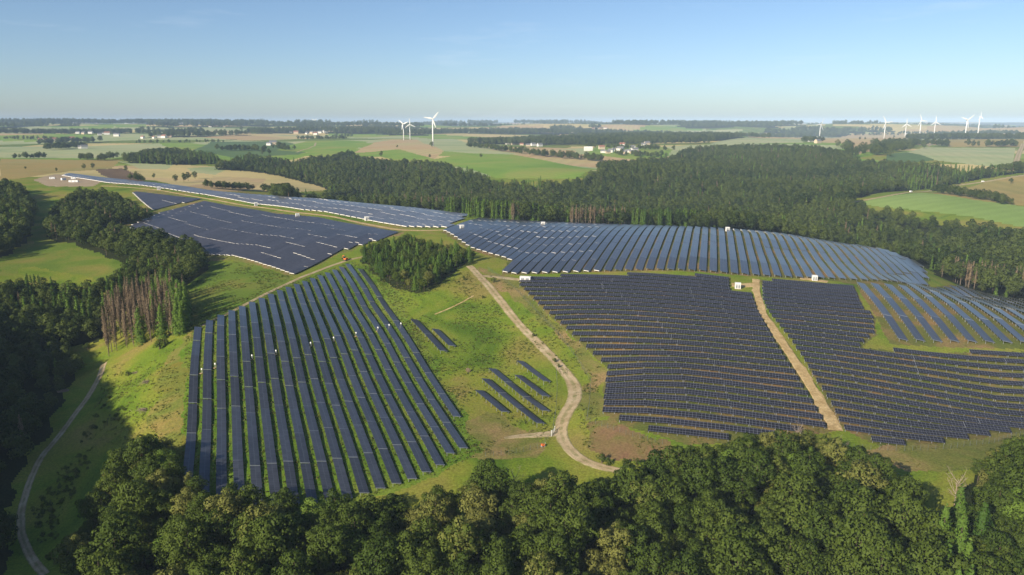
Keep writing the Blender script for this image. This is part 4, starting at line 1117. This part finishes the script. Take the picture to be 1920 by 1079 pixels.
# ------------------------------------------------------------------ cabins and boxes of the solar park
def cabin(u, v, dx, dy, h, rz, lab, group='white transformer cabins', grey=False):
    x, y = hit(u, v)
    r = empty('transformer_cabin', (x, y, float(height(x, y))), rz); tag(r, lab, 'cabin', group)
    b = MB(); b.box((0, 0, h / 2 - .3), (dx, dy, h + .6)); obj('body', b.mesh('cabin_body', M['cabin']), r)
    b = MB(); b.box((0, 0, h + .09), (dx + .3, dy + .3, .18)); b.box((0, 0, h + .21), (dx * .8, dy * .8, .06)); obj('roof', b.mesh('cabin_roof', M['cabin']), r)
    for q in (-.22, .22):
        b = MB(); b.box((q * dx, -dy / 2 - .03, h * .47), (dx * .34, .05, h * .8)); d = obj('door', b.mesh('cabin_door', M['cabin_grey']), r)
        b = MB()
        for k in range(5): b.box((q * dx, -dy / 2 - .07, h * (.25 + .07 * k)), (dx * .26, .03, .07))
        obj('vent', b.mesh('cabin_vent', M['dark']), d)
    b = MB(); b.box((0, 0, -.15), (dx + .8, dy + .8, .4)); obj('plinth', b.mesh('cabin_plinth', M['pad']), r)
for a in [(985,528,6.6,2.8,3.0,-.2,'long white cabin at the left foot of the dome beside the lane'),(1383,541,3.2,3.0,3.2,-.2,'white cabin on the sandy square between the dark arrays'),(1527,526,3.0,2.8,3.0,-.2,'white cabin on the sandy spot at the right foot of the dome'),
          (1364,434,3.0,2.8,3.4,0,'small white cabin on the crest of the dome'),(558,408,3.6,3.4,3.6,.4,'white cabin at the upper edge of the dark upper array'),(480,386,3.6,3.2,3.6,.4,'white cabin by the lane above the upper array'),
          (688,414,3.8,3.4,3.8,.4,'white cabin at the front of the far strip'),(298,356,4.2,3.6,3.8,.4,'white cabin near the far end of the lane'),(1018,423,3.6,3.0,3.0,0,'low white cabin at the back of the dome left of the crest'),(866,430,3.4,3.0,3.6,.3,'pale cabin where strip and dome meet')]:
    cabin(*a)
for k, (u, v) in enumerate([(379,700),(404,690),(473,674),(518,665),(583,650),(626,640),(668,631),(709,621),(730,616),(752,613)]):
    x, y = hit(u, v)
    r = empty('inverter_box', (x, y, float(height(x, y))), -.36); tag(r, '%s small white inverter box from the left among the lower left rows' % ordinal(k + 1), 'inverter', 'inverter boxes in the lower left array')
    b = MB(); b.box((0, 0, 2.0), (.6, .35, .7)); obj('box', b.mesh('inverter_body', M['white']), r)
    b = MB(); b.box((-.3, 0, .7), (.1, .1, 2.0)); b.box((.3, 0, .7), (.1, .1, 2.0)); obj('stand', b.mesh('inverter_stand', M['steel']), r)
    b = MB(); b.box((0, -.7, .1), (1.4, 1.4, .12)); obj('sand_pad', b.mesh('inverter_pad', M['sandpath']), r)
for k, (u, v, l, rz, lab) in enumerate([(98,336,7,.3,'left white site container on the gravel pad'),(119,338,6,1.2,'white site container turned end-on on the pad'),(138,336,6,.2,'rear white site container on the pad'),(138,342,12,.15,'longest white site container at the front of the pad')]):
    x, y = hit(u, v)
    r = empty('site_container', (x, y, float(height(x, y))), rz); tag(r, lab, 'container', 'site containers on the gravel pad')
    b = MB(); b.box((0, 0, 1.45), (l, 2.6, 2.9)); obj('body', b.mesh('container_body', M['white']), r)
    b = MB()
    for q in (-1, 1):
        b.box((0, q * 1.32, .1), (l + .06, .12, .2)); b.box((0, q * 1.32, 2.86), (l + .06, .12, .16))
        for e in (-1, 1): b.box((e * l / 2, q * 1.31, 1.47), (.14, .14, 2.98))
    obj('corner_frame', b.mesh('container_frame', M['cabin_grey']), r)
    b = MB(); b.box((l * .2, -1.33, 1.1), (1.0, .05, 2.0)); obj('door', b.mesh('container_door', M['cabin_grey']), r)
    b = MB(); b.box((-l * .2, -1.33, 1.6), (1.4, .05, .9)); obj('window', b.mesh('container_window', M['glass']), r)

# ------------------------------------------------------------------ fences and gate
def fence(pts, lab, step=3.0, h=2.0):
    P = np.array([hit(*p) for p in pts]); d = np.r_[0, np.cumsum(np.hypot(*np.diff(P, axis=0).T))]
    s = np.arange(0, d[-1], step); X = np.interp(s, d, P[:, 0]); Y = np.interp(s, d, P[:, 1]); Z = height(X, Y)
    r = empty('wire_fence', (X[0], Y[0], Z[0])); tag(r, lab, 'fence', 'wire fences of the solar park')
    b = MB(); b.tube([(0, 0, -.4), (0, 0, h + .1)], .07, 5); pm = b.mesh('fence_post', M['fence'])
    for x, y, z in zip(X, Y, Z): obj('post', pm, r, (x - X[0], y - Y[0], z - Z[0]))
    b = MB()
    for i in range(len(X) - 1):
        for q in np.linspace(.3, h, 4):
            b.tube([(X[i] - X[0], Y[i] - Y[0], Z[i] - Z[0] + q), (X[i + 1] - X[0], Y[i + 1] - Y[0], Z[i + 1] - Z[0] + q)], .012, 3, cap=False)
        for k in range(2):
            f = k / 2; x = X[i] + (X[i + 1] - X[i]) * f - X[0]; y = Y[i] + (Y[i + 1] - Y[i]) * f - Y[0]; z = Z[i] + (Z[i + 1] - Z[i]) * f - Z[0]
            b.tube([(x, y, z + .1), (x, y, z + h)], .012, 3, cap=False)
    obj('wire_mesh', b.mesh('fence_wires', M['fence']), r)
fence([(915,506),(968,545),(1010,590),(1050,632),(1085,680),(1108,715),(1105,760),(1100,792),(1135,802),(1180,818),(1250,836)], 'wire fence right of the dirt track along the dark array')
fence([(1043,692),(1045,730),(1042,775),(1036,810)], 'short wire fence left of the track bend')
fence([(1032,818),(1015,840),(960,852),(905,858)], 'wire fence below the short tables before the forest shade')
fence([(1585,842),(1700,846),(1780,842),(1860,832),(1922,815)], 'wire fence in front of the right array on the dry meadow')
x, y = hit(1037, 814)
r = empty('field_gate', (x, y, float(height(x, y))), 1.2); tag(r, 'pale metal gate beside the track bend', 'gate')
for q in (-2.2, 2.2):
    b = MB(); b.tube([(q, 0, -.4), (q, 0, 2.4)], .12, 8); b.box((q, 0, 2.42), (.3, .3, .06)); obj('post', b.mesh('gate_post', M['white']), r)
for q in (-1, 1):
    b = MB()
    for z in (.3, 2.0): b.tube([(q * .08, 0, z), (q * 2.05, 0, z)], .045, 5)
    for k in range(7): b.tube([(q * (.08 + k * .328), 0, .3), (q * (.08 + k * .328), 0, 2.0)], .03, 4)
    obj('gate_leaf', b.mesh('gate_leaf', M['steel']), r)

# ------------------------------------------------------------------ small machines and heaps
def excavator(u, v, rz, lab):
    x, y = hit(u, v)
    r = empty('excavator', (x, y, float(height(x, y)) + .1), rz); tag(r, lab, 'excavator')
    for q in (-.95, .95):
        b = MB(); b.box((0, q, .42), (3.0, .5, .5)); b.tube([(-1.5, q - .25, .42), (-1.5, q + .25, .42)], .4, 10); b.tube([(1.5, q - .25, .42), (1.5, q + .25, .42)], .4, 10)
        obj('crawler_track', b.mesh('crawler', M['dark']), r)
    b = MB(); b.box((-.3, 0, 1.3), (2.8, 2.3, .9)); b.box((-1.3, 0, 1.8), (.9, 2.2, .6)); obj('upper_body', b.mesh('excavator_body', M['orange']), r)
    b = MB(); b.box((.5, .6, 2.3), (1.3, 1.0, 1.5)); b.box((.5, .6, 3.1), (1.4, 1.1, .1)); obj('cab', b.mesh('excavator_cab', M['glass']), r)
    b = MB(); b.tube([(.9, -.3, 1.6), (2.6, -.3, 3.6), (3.9, -.3, 3.1)], .22, 6); obj('boom', b.mesh('excavator_boom', M['orange']), r)
    b = MB(); b.tube([(3.8, -.3, 3.3), (4.5, -.3, 1.4)], .17, 6); obj('arm', b.mesh('excavator_arm', M['orange']), r)
    b = MB(); b.add([(4.2, -.8, 1.4), (4.2, .2, 1.4), (5.0, -.8, 1.3), (5.0, .2, 1.3), (4.4, -.8, .6), (4.4, .2, .6), (4.9, -.8, .7), (4.9, .2, .7)], [[0, 1, 5, 4], [4, 5, 7, 6], [2, 6, 7, 3], [0, 4, 6, 2], [1, 3, 7, 5]]); obj('bucket', b.mesh('excavator_bucket', M['dark']), r)
excavator(648, 489, 2.4, 'small orange excavator on the narrow track left of the spruce stand')
x, y = hit(1018, 838)
r = empty('plate_roller', (x, y, float(height(x, y))), .5); r.scale = (.7, .7, .7); tag(r, 'small orange machine beside the gate at the forest shade', 'machine')
b = MB(); b.box((0, 0, 1.0), (2.0, 1.3, .9)); b.box((-.5, 0, 1.6), (.9, 1.1, .4)); obj('body', b.mesh('roller_body', M['orange']), r)
for q in (-.8, .8):
    b = MB(); b.tube([(q, -.65, .45), (q, .65, .45)], .45, 14); obj('drum', b.mesh('roller_drum', M['steel']), r)
b = MB(); b.tube([(1.0, -.4, 1.2), (1.6, -.4, 1.9), (1.6, .4, 1.9), (1.0, .4, 1.2)], .05, 5); obj('handle', b.mesh('roller_handle', M['white']), r)
x, y = hit(878, 698)
r = empty('cable_drum', (x, y, float(height(x, y))), .7); tag(r, 'pale wooden cable drum alone on the green meadow', 'cable drum')
for q in (-.55, .55):
    b = MB(); b.tube([(0, q - .06, 1.0), (0, q + .06, 1.0)], 1.0, 18); obj('flange', b.mesh('drum_flange', M['wood']), r)
b = MB(); b.tube([(0, -.49, 1.0), (0, .49, 1.0)], .55, 14); obj('core', b.mesh('drum_core', M['dark']), r)
def van(u, v, rz, lab):
    x, y = hit(u, v)
    r = empty('parked_van', (x, y, float(height(x, y)) + .15), rz); tag(r, lab, 'van', 'vehicles on the farm road')
    b = MB(); prof = [(-2.6, .45), (2.5, .45), (2.6, 1.1), (1.9, 1.35), (1.2, 2.15), (-2.5, 2.25), (-2.65, 1.2)]
    V = [(px, s * .95, pz) for s in (-1, 1) for px, pz in prof]; n = len(prof)
    b.add(V, [list(range(n)), [n + k for k in range(n)][::-1]] + [[k, n + k, n + (k + 1) % n, (k + 1) % n][::-1] for k in range(n)]); obj('body', b.mesh('van_body', M['white']), r)
    for px in (-1.6, 1.7):
        for s in (-.9, .9):
            b = MB(); b.tube([(px, s - .1, .38), (px, s + .1, .38)], .38, 12); obj('wheel', b.mesh('van_wheel', M['dark']), r)
    b = MB(); b.box((1.55, 0, 1.75), (.06, 1.6, .85), rot=Matrix.Rotation(-.7, 3, 'Y')); obj('windscreen', b.mesh('van_glass', M['glass']), r)
van(1708, 361, .6, 'white van on the farm road by the forest edge'); van(1843, 342, .4, 'distant pale van far up the farm road')
for u, v, lab, s in [(275, 718, 'upper brown brush pile on the left slope', 1), (270, 770, 'lower brown brush pile on the left slope', 1.1), (255, 700, 'small scattered brush heap near the dead spruces', .7)]:
    x, y = hit(u, v); q = random.Random(int(u + v)); b = MB()
    for i in range(90):
        a = q.random() * 6.28; rr = abs(q.gauss(0, 1.6)); z = max(.05, 1.2 - rr * .45) * q.random()
        c = Vector((math.cos(a) * rr * 1.5, math.sin(a) * rr, z)); dd = Vector((q.uniform(-1, 1), q.uniform(-1, 1), q.uniform(-.25, .35))).normalized() * q.uniform(.6, 1.5)
        b.tube([c - dd, c + dd], [.06, .025], 3, cap=False)
    o = obj('brush_pile', b.mesh('brush', M['deadbark']), None, (x, y, float(height(x, y))), scale=(s, s, s)); tag(o, lab, 'brush pile', 'brush piles')
x, y = hit(118, 735)
r = empty('log_pile', (x, y, float(height(x, y))), .4); tag(r, 'pale heap of logs in the dark left valley', 'log pile')
b = MB(); b.tube([(-2.5, 0, 0), (2.5, 0, 0)], .24, 8); lm = b.mesh('log', M['deadbark'])
for k, (a, c) in enumerate([(-.75, .24), (-.25, .24), (.25, .24), (.75, .24), (-.5, .66), (0, .66), (.5, .66), (0.1, 1.08)]): obj('log', lm, r, (random.uniform(-.3, .3), a, c))

# ------------------------------------------------------------------ wind turbines
def turbine(u, vb, y, hub, ratio, ang, yaw, lab, group='wind turbines'):
    if u > 1500: hub *= 1.15
    x = xoy(u, vb) * y; z = float(height(x, y))
    r = empty('wind_turbine', (x, y, z), yaw); tag(r, lab, 'wind turbine', group)
    b = MB(); b.tube([(0, 0, -3), (0, 0, hub * .5), (0, 0, hub - 1.2)], [hub * .028, hub * .022, hub * .015], 14); obj('tower', b.mesh('turbine_tower', M['white'], True), r)
    b = MB(); b.tube([(0, -3.6, hub), (0, -2.6, hub), (0, 5.0, hub), (0, 6.0, hub)], [1.3, 1.9, 1.8, 1.1], 8); obj('nacelle', b.mesh('turbine_nacelle', M['white']), r)
    b = MB(); b.tube([(0, -6.2, hub), (0, -5.4, hub), (0, -3.7, hub)], [.35, 1.2, 1.5], 10); hb = obj('hub', b.mesh('turbine_hub', M['white'], True), r)
    L_ = hub * ratio
    sec = [(1.0, .9, .8), (L_ * .16, 2.0, .7), (L_ * .3, 2.3, .5), (L_ * .65, 1.5, .3), (L_ * .96, .75, .15), (L_, .2, .06)]
    V = []; F = []
    for k, (d, c, t) in enumerate(sec):
        c *= hub / 34
        V += [(-c * .35, 0, d), (0, -t, d), (c * .65, 0, d), (0, t, d)]
        if k: F += [[(k - 1) * 4 + q, (k - 1) * 4 + (q + 1) % 4, k * 4 + (q + 1) % 4, k * 4 + q] for q in range(4)]
    F += [[0, 3, 2, 1], [len(V) - 4, len(V) - 3, len(V) - 2, len(V) - 1]]
    me = mesh_np('turbine_blade', V, F, M['white'])
    for k in range(3):
        obj('blade', me, r, (0, -4.7, hub), (0, math.radians(ang + 120 * k), 0))
turbine(812, 273, 2300, 82, .34, 40, .25, 'largest and nearest wind turbine on the pale field left of centre')
turbine(757, 263, 2900, 62, .36, -50, -.2, 'left one of the turbine pair on the reddish tan field')
turbine(769, 263, 3100, 62, .40, -5, .3, 'right one of the turbine pair on the reddish tan field')
turbine(1537, 251, 4000, 64, .52, 28, .5, 'lone turbine at the left of the right hand turbine group')
turbine(1658, 254, 3500, 66, .48, -35, .2, 'second turbine from the left in the right hand group')
turbine(1698, 246, 4300, 70, .42, -5, .1, 'third turbine from the left in the right hand group')
turbine(1725, 247, 4200, 82, .40, -25, .2, 'fourth turbine from the left in the right hand group')
turbine(1752, 246, 4300, 72, .44, -3, .1, 'fifth turbine from the left in the right hand group')
turbine(1809, 259, 3000, 66, .44, 50, .1, 'nearest turbine of the right hand group on the golden field')
turbine(1834, 247, 4000, 84, .30, 5, 1.5, 'turbine seen edge-on right of the nearest golden field turbine')
turbine(1926, 252, 3600, 60, .46, -75, .1, 'turbine cut off by the right edge of the view')
turbine(236, 234, 8200, 92, .38, -12, .2, 'faint far turbine, left one above the far left hamlet')
turbine(283, 236, 7000, 90, .34, 60, .1, 'faint far turbine, right one above the far left hamlet')
turbine(590, 240, 6500, 92, .32, 60, .1, 'faint far turbine above the middle left village')

# ------------------------------------------------------------------ houses of the villages
def house(u, v, l, w, h, rz, wall, roof, lab, group, ymin=60, far=False):
    x, y = hit(u, v, ymin)
    r = empty('house', (x, y, float(height(x, y))), rz); tag(r, lab, 'house', group)
    b = MB(); b.box((0, 0, h / 2 - 1), (l, w, h + 2))
    b.add([(-l / 2, -w / 2, h), (-l / 2, w / 2, h), (-l / 2, 0, h + w * .42), (l / 2, -w / 2, h), (l / 2, w / 2, h), (l / 2, 0, h + w * .42)], [[0, 2, 1], [3, 4, 5]])
    obj('wall', b.mesh('house_wall', M[wall]), r)
    e = .4; hr = h + w * .42
    b = MB()
    for s in (-1, 1):
        a = [(-l / 2 - e, s * (w / 2 + e), h - e * .84), (l / 2 + e, s * (w / 2 + e), h - e * .84), (l / 2 + e, 0, hr), (-l / 2 - e, 0, hr)]
        t = [(px, py, pz + .25) for px, py, pz in a]
        b.add(a + t, [[3, 2, 1, 0], [4, 5, 6, 7], [0, 1, 5, 4], [1, 2, 6, 5], [2, 3, 7, 6], [3, 0, 4, 7]])
    ro = obj('roof', b.mesh('house_roof', M[roof]), r)
    if not far:
        b = MB(); b.box((l * .22, 0, hr + .5), (.8, .8, 2.0)); obj('chimney', b.mesh('house_chimney', M['wall_tan']), ro)
        for k in range(3):
            b = MB(); b.box(((k - 1) * l * .3, -w / 2 - .04, h * .6), (1.2, .06, 1.4)); obj('window', b.mesh('house_window', M['glass']), r)
COLW = ['wall_white', 'wall_white', 'wall_tan']; WN = ['white', 'white', 'tan']; COLR = ['roof_red', 'roof_grey', 'roof_grey']; RN = ['red', 'grey', 'dark']
def village(L, where, group, size, far):
    for k, (u, v) in enumerate(sorted(L)):
        a = rng.integers(3); b_ = rng.integers(3); s = size * rng.uniform(.8, 1.35)
        house(u, v, s * 1.4, s * .8, s * .55, rng.uniform(-.7, .7), COLW[a], COLR[b_], '%s house from the left %s, %s walls' % (ordinal(k + 1), where, WN[a]), group, far=far)
house(1103, 283, 22, 12, 6, .1, 'wall_white', 'wall_white', 'long white barn at the left end of the village', 'village houses', far=True)
village([(1128,280),(1131,287),(1145,286),(1152,284),(1163,284),(1170,289),(1185,288),(1196,291),(1186,279),(1167,275),(1207,274),(1178,286),(1140,288),(1213,272),(1190,285)], 'in the village above the forest', 'village houses', 10.5, False)
village([(889,265),(898,263),(905,263),(918,267),(928,266),(937,268),(952,271),(963,272),(970,271),(978,273),(990,275),(1000,274),(1012,275)], 'in the white row left of centre', 'houses of the white row', 9.5, True)
village([(66,249),(81,250),(97,248),(103,247),(146,251),(157,252),(170,251),(187,254),(195,252),(201,253),(219,256),(77,265),(89,265),(103,264),(135,263),(268,260),(289,260),(300,259),(308,259),(318,258)], 'in the far left hamlets', 'houses of the far left hamlets', 12.5, True)
village([(394,239),(401,238),(420,239),(537,247),(545,249),(555,251),(575,252),(585,251),(592,253),(600,250),(610,249),(505,273),(512,272)], 'in the middle left villages', 'houses of the middle left villages', 13, True)
village([(1533,269),(1520,266),(1700,252),(1715,251),(1738,249),(152,279),(158,279),(1125,243),(1135,242),(1112,243)], 'among the lone farms', 'lone farm houses', 12, True)

# ------------------------------------------------------------------ haze
hb = MB(); hb.box((0, 11000, 60), (60000, 27400, 290))
hm, N, L = new_mat('haze_air')
pv = N.new('ShaderNodeVolumePrincipled'); ho = N.new('ShaderNodeOutputMaterial')
pv.inputs['Color'].default_value = (0.58, 0.77, 1.0, 1)
pv.inputs['Density'].default_value = 0.000068
pv.inputs['Anisotropy'].default_value = -0.25
L.new(pv.outputs[0], ho.inputs['Volume'])
hz = obj('haze', hb.mesh('haze', hm)); tag(hz, 'thin blue haze over the whole country', 'haze', kind='stuff')
